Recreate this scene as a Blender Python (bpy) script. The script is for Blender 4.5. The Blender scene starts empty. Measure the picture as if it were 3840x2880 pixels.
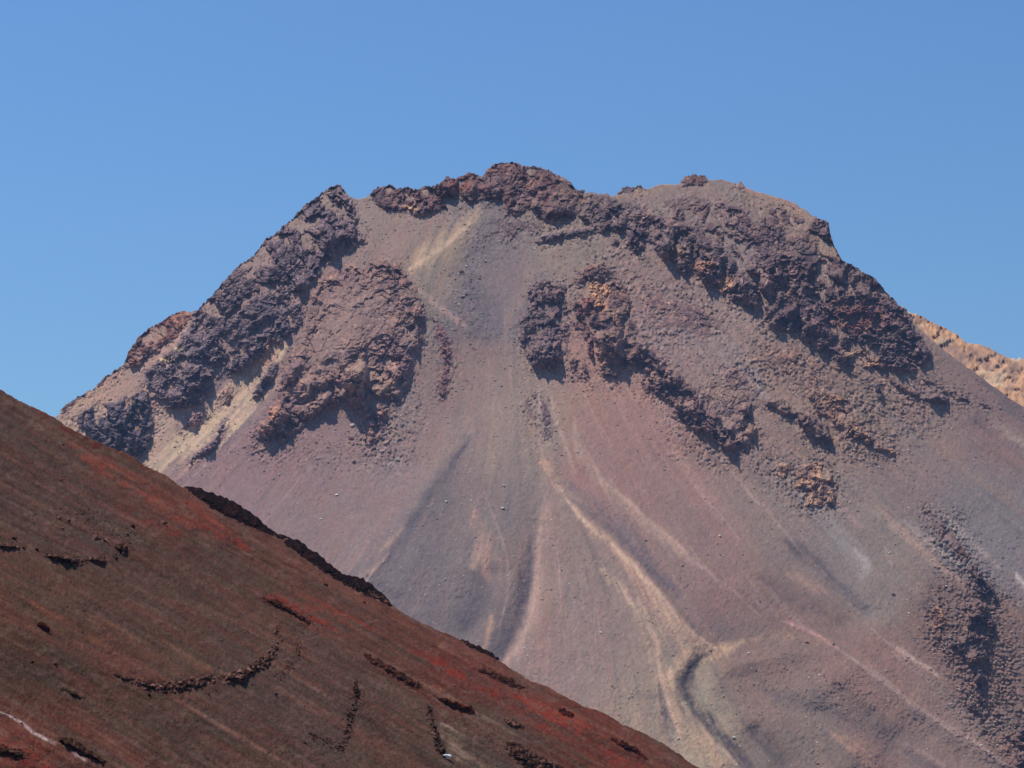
import bpy, math
import numpy as np
from mathutils import Vector
R = math.radians
sc = bpy.context.scene
COL = sc.collection

# ------------------------------------------------------------------ camera, sky, sun, exposure
PITCH = R(11.0); HFOV = R(20.0); CAM = np.array([0.0, 0.0, 300.0])
cd = bpy.data.cameras.new('camera'); cam = bpy.data.objects.new('camera', cd); COL.objects.link(cam)
cam.location = CAM; cam.rotation_euler = (R(90) + PITCH, 0, 0)
cd.angle = HFOV; cd.clip_start = 1; cd.clip_end = 60000
sc.camera = cam
SUN_EL = R(64); SUN_AZ = R(-40)          # azimuth from +Y, negative = left of the view
SUN = np.array([math.cos(SUN_EL)*math.sin(SUN_AZ), math.cos(SUN_EL)*math.cos(SUN_AZ), math.sin(SUN_EL)])
w = bpy.data.worlds.new('World'); sc.world = w; w.use_nodes = True
nt = w.node_tree; nt.nodes.clear()
sky = nt.nodes.new('ShaderNodeTexSky'); sky.sky_type = 'NISHITA'; sky.sun_disc = False
sky.sun_elevation = SUN_EL; sky.sun_rotation = SUN_AZ; sky.altitude = 0
sky.air_density = 1.45; sky.dust_density = 0.3; sky.ozone_density = 5.0
bg = nt.nodes.new('ShaderNodeBackground'); bg.inputs[1].default_value = 0.05
gm = nt.nodes.new('ShaderNodeGamma'); gm.inputs[1].default_value = 1.42
wo = nt.nodes.new('ShaderNodeOutputWorld')
nt.links.new(sky.outputs[0], gm.inputs[0]); tn = nt.nodes.new('ShaderNodeVectorMath'); tn.operation = 'MULTIPLY'; tn.inputs[1].default_value = (.70, .79, .885)
nt.links.new(gm.outputs[0], tn.inputs[0]); nt.links.new(tn.outputs[0], bg.inputs[0]); nt.links.new(bg.outputs[0], wo.inputs[0])
sl = bpy.data.lights.new('sun', 'SUN'); sl.energy = 5.0; sl.angle = R(0.5); sl.color = (1.0, 0.95, 0.88)
so = bpy.data.objects.new('sun', sl); COL.objects.link(so)
so.rotation_euler = Vector(-SUN).to_track_quat('-Z', 'Y').to_euler(); so.location = (0, 0, 2500)
sc.view_settings.view_transform = 'Standard'; sc.view_settings.look = 'None'
sc.view_settings.exposure = 0.0; sc.view_settings.gamma = 1.0
sc.cycles.volume_bounces = 0; sc.cycles.max_bounces = 4

# ------------------------------------------------------------------ numeric helpers
# (u, v) below are bearings from the viewpoint: survey coordinates, 6272 units per unit tangent
FP = 1106/math.tan(HFOV/2)
FWD = np.array([0, math.cos(PITCH), math.sin(PITCH)]); UP = np.array([0, -math.sin(PITCH), math.cos(PITCH)])
def rays(u, v):
    a = (u-1106.0)/FP; b = (829.5-v)/FP
    d = FWD[None, :] + b[:, None]*UP[None, :]
    d[:, 0] += a
    return d
def sm(a, b, x):
    t = np.clip((x-a)/(b-a), 0, 1); return t*t*(3-2*t)
_lat = {}
def lat(seed):
    if seed not in _lat:
        _lat[seed] = np.random.RandomState(seed).rand(256, 256)*2-1
    return _lat[seed]
def vn(x, y, seed):
    L = lat(seed); xi = np.floor(x).astype(np.int64); yi = np.floor(y).astype(np.int64)
    fx = x-xi; fy = y-yi; fx = fx*fx*(3-2*fx); fy = fy*fy*(3-2*fy)
    x0 = xi & 255; x1 = (xi+1) & 255; y0 = yi & 255; y1 = (yi+1) & 255
    return (L[y0, x0]*(1-fx)+L[y0, x1]*fx)*(1-fy)+(L[y1, x0]*(1-fx)+L[y1, x1]*fx)*fy
def fbm(x, y, seed, o=4):
    s = 0; a = 1; n = 0
    for i in range(o):
        s = s+a*vn(x*2**i+17.3*i, y*2**i-9.1*i, seed+i); n += a; a *= .5
    return s/n
def cells(x, y, seed, tilt=1.0):
    """blocky cell field: per-cell level plus a random facet tilt; also a cell id value"""
    A, B, Cx, Cy, G, H = (lat(seed+k) for k in range(6))
    xi = np.floor(x).astype(np.int64); yi = np.floor(y).astype(np.int64)
    best = np.full(x.shape, 9e9); val = np.zeros(x.shape); idv = np.zeros(x.shape); f2 = best.copy()
    for dy in (-1, 0, 1):
        for dx in (-1, 0, 1):
            cx = xi+dx; cy = yi+dy; ix = cx & 255; iy = cy & 255
            px = x-(cx+.5+.45*A[iy, ix]); py = y-(cy+.5+.45*B[iy, ix])
            d = px*px+py*py
            m = d < best
            f2 = np.where(m, best, np.minimum(f2, d)); best = np.where(m, d, best)
            val = np.where(m, Cx[iy, ix]+tilt*(px*G[iy, ix]+py*H[iy, ix])*1.3, val)
            idv = np.where(m, Cy[iy, ix], idv)
    edge = np.sqrt(f2)-np.sqrt(best)
    return val, idv, edge
def lumps(x, y, seed):
    """rounded boulder-like cells: level + dome"""
    v, i, e = cells(x, y, seed, .35)
    return .55*v+1.25*np.sqrt(np.clip(e, 0, 1))-.75, i, e
def pdist(u, v, pts):
    """distance to polyline, signed side (positive = left of travel, i.e. above for left-to-right), position 0..1"""
    pts = np.asarray(pts, float); D = np.full(u.shape, 9e9); S = np.zeros(u.shape); T = np.zeros(u.shape); Q = np.zeros(u.shape)
    seg = np.hypot(*(pts[1:]-pts[:-1]).T); tot = seg.sum(); acc = 0
    for i in range(len(pts)-1):
        ax, ay = pts[i]; dx, dy = pts[i+1]-pts[i]; l2 = dx*dx+dy*dy+1e-9
        t0 = ((u-ax)*dx+(v-ay)*dy)/l2; t = np.clip(t0, 0, 1)
        ex = u-ax-t*dx; ey = v-ay-t*dy; d = np.hypot(ex, ey)
        cr = -(dx*(v-ay)-dy*(u-ax))/math.sqrt(l2)
        tie = (np.abs(d-D) <= 1e-6) & (np.abs(cr) > np.abs(Q))
        m = d < D-1e-6
        S = np.where(m | tie, np.sign(cr), S); Q = np.where(m | tie, cr, Q); T = np.where(m, (acc+t*seg[i])/tot, T); D = np.where(m, d, D)
        acc += seg[i]
    return D, S, T
def boxed(u, v, pts, pad):
    p = np.asarray(pts, float)
    return np.nonzero((u > p[:, 0].min()-pad) & (u < p[:, 0].max()+pad) & (v > p[:, 1].min()-pad) & (v < p[:, 1].max()+pad))[0]
def polysd(u, v, poly):
    """signed distance, positive inside"""
    p = np.asarray(poly+[poly[0]], float)
    ins = np.zeros(u.shape, bool)
    for i in range(len(p)-1):
        x1, y1 = p[i]; x2, y2 = p[i+1]
        if y1 == y2: continue
        c = ((y1 > v) != (y2 > v)) & (u < (x2-x1)*(v-y1)/(y2-y1)+x1)
        ins ^= c
    D, _, _ = pdist(u, v, p)
    return np.where(ins, D, -D)
def ridge(u, v, F, pts, a, wl, wr, taper=.12):
    ix = boxed(u, v, pts, 3*max(wl, wr))
    if not len(ix): return
    D, S, T = pdist(u[ix], v[ix], pts)
    W = np.where(S > 0, wl, wr)
    F[ix] += a*np.exp(-(D/W)**1.6)*sm(0, taper, T)*sm(0, taper, 1-T)
def ledge(u, v, F, pts, h, w, up, G=None):
    ix = boxed(u, v, pts, w+4*up)
    if not len(ix): return
    uu = u[ix]; vv = v[ix]
    wob = 5*vn(uu/14, vv/14, 71)+2.5*vn(uu/5, vv/5, 72)
    D, S, T = pdist(uu+wob, vv+wob*.7, pts)
    s = D*S
    pp = np.asarray(pts, float); tp = min(.35, 16/np.hypot(*(pp[1:]-pp[:-1]).T).sum())
    f = h*sm(0, w, s)*np.exp(-np.maximum(s-w, 0)/up)*sm(0, tp, T)*sm(0, tp, 1-T)
    F[ix] += f

# ------------------------------------------------------------------ skylines
SKY_M = [(-1700,1900),(-420,1290),(-200,1130),(0,990),(80,930),(128,892),(158,866),(182,856),(205,836),(228,819),(268,789),(278,762),(302,729),(322,714),(348,699),(382,679),(395,674),(412,679),(422,676),(448,652),(465,632),(488,606),(515,576),(548,556),(572,522),(598,506),(635,472),(655,449),(682,429),(708,412),(728,403),(738,404),(745,417),(755,427),(768,427),(797,423),(817,408),(844,404),(870,413),(879,405),(894,411),(914,408),(937,405),(957,396),(964,386),(984,388),(1000,383),(1014,374),(1030,380),(1042,388),(1051,368),(1067,359),(1084,355),(1114,354),(1124,360),(1157,363),(1181,370),(1211,383),(1234,400),(1247,413),(1254,416),(1270,417),(1304,421),(1324,421),(1341,415),(1354,406),(1371,408),(1381,404),(1391,406),(1421,398),(1442,395),(1469,395),(1482,384),(1499,380),(1522,383),(1527,389),(1536,385),(1556,384),(1572,388),(1596,394),(1622,406),(1656,417),(1689,426),(1716,436),(1742,452),(1766,474),(1779,477),(1790,484),(1793,509),(1798,522),(1803,536),(1812,552),(1822,569),(1832,571),(1856,586),(1889,602),(1902,619),(1922,642),(1942,662),(1956,670),(1976,697),(2012,730),(2060,770),(2111,806),(2160,842),(2212,878),(2400,1010),(2650,1190),(4200,1900)]
SKY_R = [(1850,640),(1920,655),(1949,663),(1974,677),(1989,682),(2013,696),(2045,712),(2069,727),(2089,741),(2109,743),(2128,745),(2145,753),(2160,763),(2170,770),(2184,774),(2199,776),(2202,770),(2209,778),(2240,790),(2330,850),(2650,1040),(4600,1880)]
SKY_F = [(-500,560),(-200,735),(0,840),(20,851),(50,866),(83,883),(123,906),(160,928),(200,950),(233,966),(263,976),(283,986),(307,1003),(333,1018),(353,1026),(383,1046),(410,1055),(433,1058),(467,1071),(493,1080),(520,1096),(550,1115),(567,1133),(587,1150),(617,1160),(650,1173),(667,1190),(693,1203),(710,1220),(737,1239),(764,1249),(784,1253),(811,1273),(831,1289),(844,1306),(871,1323),(911,1343),(971,1373),(997,1386),(1031,1398),(1064,1413),(1071,1423),(1094,1439),(1137,1464),(1194,1489),(1237,1513),(1304,1543),(1371,1576),(1431,1606),(1461,1626),(1475,1636),(1512,1659),(1620,1716),(1800,1812),(1990,1915)]
def skyf(P):
    P = np.array(P, float)
    return lambda u: np.interp(u, P[:, 0], P[:, 1])
skyM, skyR, skyF = skyf(SKY_M), skyf(SKY_R), skyf(SKY_F)

# ------------------------------------------------------------------ mountain relief (metres towards the viewpoint)
TH = R(35)
NM = np.array([0, -math.sin(TH), math.cos(TH)])
P0M = rays(np.array([1106.]), np.array([1659.]))[0]*3050
def baseM(u, v):
    d = rays(u, v)
    t = NM.dot(P0M)/(d @ NM)
    return t+np.where(u > 1150, 60, 210)*((u-1150)/1100)**2
MACRO = [  # pts, amplitude, left width, right width
 ([(1024,430),(1030,560),(1038,700),(1048,850),(1060,1000)], -34, 120, 110),
 ([(735,410),(640,520),(520,680),(400,800),(300,930)], 34, 90, 70),
 ([(600,755),(520,850),(430,930),(330,1000)], -16, 26, 34),
 ([(790,560),(770,680),(740,800),(690,900)], 34, 130, 130),
 ([(1280,580),(1320,700),(1420,800),(1600,960)], 22, 90, 70),
 ([(1260,470),(1450,560),(1640,680),(1850,800),(2050,900)], 20, 120, 70),
 ([(1650,420),(1780,600),(1950,740),(2120,880)], 22, 110, 110),
 ([(1960,1080),(2080,1200),(2130,1330),(2160,1500),(2230,1660)], 5, 70, 80),
 ([(1700,1440),(1780,1560),(1900,1700)], 16, 200, 190),
 ([(1640,860),(1780,930),(1950,1000)], 12, 60, 40),
]
LINES = [
 ([(1015,930),(955,1025),(905,1090),(850,1160),(800,1230),(740,1300)], 15, 110, 36),
 ([(930,1150),(880,1230),(840,1290)], 6, 50, 26),
 ([(1000,560),(1035,690),(1040,780)], 5, 60, 30),
 ([(1035,1040),(1065,1120),(1090,1200),(1098,1260),(1085,1330),(1055,1420)], 5, 26, 40),
 ([(1160,1060),(1158,1200),(1146,1280),(1120,1350),(1080,1430),(1020,1500)], -12, 26, 38),
 ([(1070,1200),(1050,1270),(1035,1330),(1000,1400)], -8, 24, 26),
 ([(1210,1030),(1240,1085),(1290,1135),(1350,1205),(1400,1270),(1450,1340),(1500,1390),(1545,1408)], 13, 30, 60),
 ([(1236,900),(1255,975),(1310,1050),(1380,1115),(1450,1170),(1520,1240),(1600,1310)], 8, 32, 50),
 ([(1330,1270),(1380,1330),(1415,1400),(1430,1480),(1440,1600)], 6, 24, 30),
 ([(1560,1400),(1515,1426),(1492,1446),(1482,1478),(1490,1510),(1515,1545),(1562,1595),(1640,1674)], -12, 46, 16),
 ([(1470,1420),(1452,1470),(1460,1520),(1490,1575),(1545,1630),(1600,1680)], 9, 18, 22),
 ([(1410,1480),(1425,1540),(1450,1600),(1490,1680)], -8, 16, 18),
 ([(1695,1172),(1758,1220),(1808,1270),(1858,1317),(1908,1360)], -9, 26, 22),
 ([(1620,1240),(1700,1290),(1780,1330),(1880,1365)], -7, 30, 24),
 ([(1560,1250),(1640,1275),(1740,1310),(1840,1345)], 6, 20, 26),
 ([(1931,1396),(1981,1431),(2025,1461),(2100,1530)], 5, 14, 22),
 ([(1808,1402),(1908,1471),(1975,1525),(2108,1608),(2200,1670)], 6, 16, 28),
 ([(1660,1520),(1760,1535),(1870,1580),(1980,1640)], -9, 30, 28),
 ([(1925,1592),(2041,1656),(2120,1700)], 5, 14, 24),
 ([(1618,1560),(1660,1600),(1715,1670)], -10, 20, 26),
 ([(1790,1470),(1830,1500),(1900,1560)], -5, 14, 22),
 ([(1540,1470),(1580,1440),(1700,1410),(1800,1420)], 7, 30, 26),
 ([(2060,1090),(2150,1180),(2260,1280)], -6, 30, 24),
 ([(880,600),(940,650),(1000,705),(1030,740)], 5, 26, 22),
 ([(1040,440),(1000,500),(950,550),(880,590)], 4, 26, 26),
 ([(2100,890),(2160,940),(2260,1020)], -8, 22, 24),
]
def macro(u, v):
    F = np.zeros(u.shape)
    for p, a, l, r in MACRO: ridge(u, v, F, p, a, l, r, .3)
    F += 9*fbm(u/230, v/230, 11, 3)
    return F
def scree_detail(u, v):
    F = np.zeros(u.shape)
    for p, a, l, r in LINES: ridge(u, v, F, p, a, l, r, .2)
    F += 1.2*fbm(u/40, v/40, 21, 3)
    return F

# ------------------------------------------------------------------ colour helpers
def lin(c):
    c = np.asarray(c, float)/255
    return np.where(c < .04045, c/12.92, ((c+.055)/1.055)**2.4)
GAIN_M = np.array([.92, 1.01, 1.17]); HZ_M = np.array([.009, .016, .034])
HZ_F = np.array([.002, .004, .009]); GAIN_F = np.array([1.06, 1.17, 1.08])
def soft(c):
    c = np.asarray(c, float); return (c*.72+c.mean()*.28)*1.03
def albM(c): return np.clip((lin(c)-HZ_M)/GAIN_M, .02, .8)
def albF(c): return np.clip((lin(c)-HZ_F)/GAIN_F, .008, .8)
def idw(u, v, samples, sig, conv):
    num = np.zeros((u.size, 3)); den = np.zeros(u.size)
    for x, y, c in samples:
        q = ((u-x)**2+(v-y)**2)/(sig*sig); wt = np.exp(-q)+.002/(1+q*q)
        num += wt[:, None]*(conv(soft(c)) if conv is albM else conv(c))[None]; den += wt
    return num/den[:, None]
def paint(u, v, Cc, strokes, conv, seed=300, wob=1.0, st=None):
    for k, (pts, wd, c, op) in enumerate(strokes):
        if conv is albM: c = (c[0]-1, c[1]-5, c[2]+6) if c[0] > 164 and c[2] < 162 else soft(c)
        ix = boxed(u, v, pts, wd*2.5+20)
        if not len(ix): continue
        uu = u[ix]; vv = v[ix]
        wz = wob*min(.35*wd, 7)
        D, S, T = pdist(uu+wz*vn(uu/32, vv/32, seed+k % 7)+.25*wz*vn(uu/7, vv/7, seed+3), vv+wz*vn(uu/32, vv/32, seed+9+k % 5), pts)
        ww = wd*(.45+.55*sm(0, .25, T))*(.6+.4*sm(0, .2, 1-T))*1.12
        s1 = st.get(1, uu, vv); s0 = st.get(0, uu, vv)
        if wd > 9: ww = ww*(1+.22*s1)
        ww = np.maximum(ww, 2)
        a = op*np.exp(-(D/ww)**2.6)*(.8+.16*s1+.12*s0+.3*vn(uu/9, vv/9, seed+20)+.25*vn(uu/4, vv/4, seed+21))
        if conv is albF: a *= sm(-.75, .35, vn(uu/38, vv/16, seed+31)+.6*vn(uu/13, vv/7, seed+32)+.3*s1)
        a = np.clip(a, 0, 1)[:, None]
        Cc[ix] = Cc[ix]*(1-a)+conv(c)[None]*a

# streak field: noise smeared along the fall lines
class Streak:
    def __init__(s, u0, u1, v0, v1, st, dirs, sig, seed, L1=26, L2=70):
        s.u0, s.v0, s.st = u0, v0, st
        nu = int((u1-u0)/st)+1; nv = int((v1-v0)/st)+1; s.nu, s.nv = nu, nv
        U, V = np.meshgrid(u0+np.arange(nu)*st, v0+np.arange(nv)*st)
        dx = np.zeros(U.shape); dy = np.zeros(U.shape)
        for x, y, ax, ay in dirs:
            wt = np.exp(-((U-x)**2+(V-y)**2)/(sig*sig))+1e-4/(1+((U-x)**2+(V-y)**2)/(sig*sig))
            n = math.hypot(ax, ay); dx += wt*ax/n; dy += wt*ay/n
        n = np.hypot(dx, dy); s.dx = dx/n; s.dy = dy/n
        r = np.random.RandomState(seed)
        s.f = []
        for L, blur in ((L1, 0), (L2, 2), (int(L2*1.3), 5)):
            N = r.rand(nv, nu)
            for _ in range(blur):
                N = (N+np.roll(N, 1, 0)+np.roll(N, -1, 0)+np.roll(N, 1, 1)+np.roll(N, -1, 1))/5
            acc = N.copy(); cnt = 1
            for sg in (1, -1):
                X, Y = np.meshgrid(np.arange(nu, dtype=float), np.arange(nv, dtype=float))
                for k in range(L//2):
                    xi = np.clip(np.rint(X).astype(int), 0, nu-1); yi = np.clip(np.rint(Y).astype(int), 0, nv-1)
                    X += sg*s.dx[yi, xi]; Y += sg*s.dy[yi, xi]
                    xi = np.clip(np.rint(X).astype(int), 0, nu-1); yi = np.clip(np.rint(Y).astype(int), 0, nv-1)
                    acc += N[yi, xi]; cnt += 1
            acc /= cnt; acc = (acc-acc.mean())/acc.std(); s.f.append(acc)
    def get(s, k, u, v):
        A = s.f[k]; x = np.clip((u-s.u0)/s.st, 0, s.nu-1.001); y = np.clip((v-s.v0)/s.st, 0, s.nv-1.001)
        xi = x.astype(int); yi = y.astype(int); fx = x-xi; fy = y-yi
        return (A[yi, xi]*(1-fx)+A[yi, xi+1]*fx)*(1-fy)+(A[yi+1, xi]*(1-fx)+A[yi+1, xi+1]*fx)*fy
STM = Streak(-420, 2640, 380, 2000, 2.6, [(200,850,-.75,.65),(450,900,-.72,.7),(600,1050,-.6,.8),(850,480,-.55,.85),(780,700,-.35,.95),(900,1100,-.5,.85),
    (780,1230,-.6,.8),(1000,600,.1,1),(950,520,-.6,.8),(1040,800,0,1),(1000,1250,-.25,.97),(1140,1200,-.12,1),(1120,1400,-.35,.93),(1250,1200,.35,.93),(1280,1450,.05,1),(1350,1000,.5,.87),(1300,560,.35,.93),
    (1400,1250,.6,.8),(1450,1550,.25,.97),(1550,1100,.6,.8),(1500,650,.65,.75),(1650,1200,.65,.75),(1700,780,.75,.66),(1600,460,.8,.6),(1800,1300,.74,.67),(1850,1000,.75,.66),
    (1700,1550,.7,.6),(2000,950,.78,.62),(2000,1450,.78,.62),(2100,1100,.78,.62),(2150,1400,.7,.7),(2100,1620,.8,.6),(2200,900,.8,.6)], 170, 5)
STF = Streak(-520, 2000, 540, 1960, 2.6, [(0,900,.85,.5),(200,1050,.86,.48),(100,1250,.88,.42),(100,1500,.85,.5),(400,1250,.87,.48),(400,1600,.82,.55),
    (700,1400,.87,.48),(900,1600,.84,.5),(1100,1500,.87,.5),(1300,1620,.88,.48)], 220, 8, 26, 60)

# ------------------------------------------------------------------ mountain colours
SAMP = [(850,500,(152,130,130)),(780,480,(150,130,132)),(1000,560,(126,116,128)),(1100,600,(130,116,126)),(1040,650,(112,106,122)),(940,590,(142,127,120)),
 (1250,530,(145,128,126)),(700,1000,(142,116,124)),(550,1000,(144,116,126)),(650,1100,(138,116,124)),(800,1100,(144,123,130)),(900,1200,(122,113,125)),
 (1000,1150,(132,119,124)),(1040,820,(144,119,120)),(1000,930,(141,122,125)),(1200,1250,(148,126,126)),(1250,1400,(150,127,128)),(1350,900,(160,122,121)),
 (1400,1000,(154,120,121)),(1300,830,(163,123,119)),(1500,1150,(148,120,122)),(1560,1220,(150,116,117)),(1650,1150,(141,122,122)),(1800,1150,(141,126,128)),
 (1700,1350,(134,112,114)),(1650,1480,(138,114,113)),(1700,1600,(128,114,115)),(1900,1500,(141,112,112)),(2050,1550,(140,117,118)),(2000,1050,(136,118,122)),
 (2100,1100,(129,121,130)),(2170,1170,(127,120,131)),(2150,950,(131,108,114)),(2000,950,(142,119,120)),(2080,1350,(128,104,106)),(2190,1500,(128,104,106)),
 (1600,700,(150,126,127)),(1450,700,(146,122,126)),(1700,800,(142,119,118)),(1600,430,(141,122,127)),(1680,440,(152,129,125)),(1440,430,(142,122,127)),
 (230,840,(170,138,133)),(180,870,(172,143,132)),(760,640,(150,124,126)),(740,740,(152,124,125)),(1480,1550,(160,146,134)),(1400,1500,(152,132,126)),(1150,850,(150,130,126)),
 (980,1380,(122,112,122)),(1330,620,(148,122,124)),(1530,1000,(148,120,120)),(1900,1200,(138,124,124)),(1850,900,(146,120,116)),(1550,560,(146,124,126))]
YEL = (190,164,140); GRY = (104,100,118); RED = (150,104,104); PAL = (182,162,146)
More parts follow.
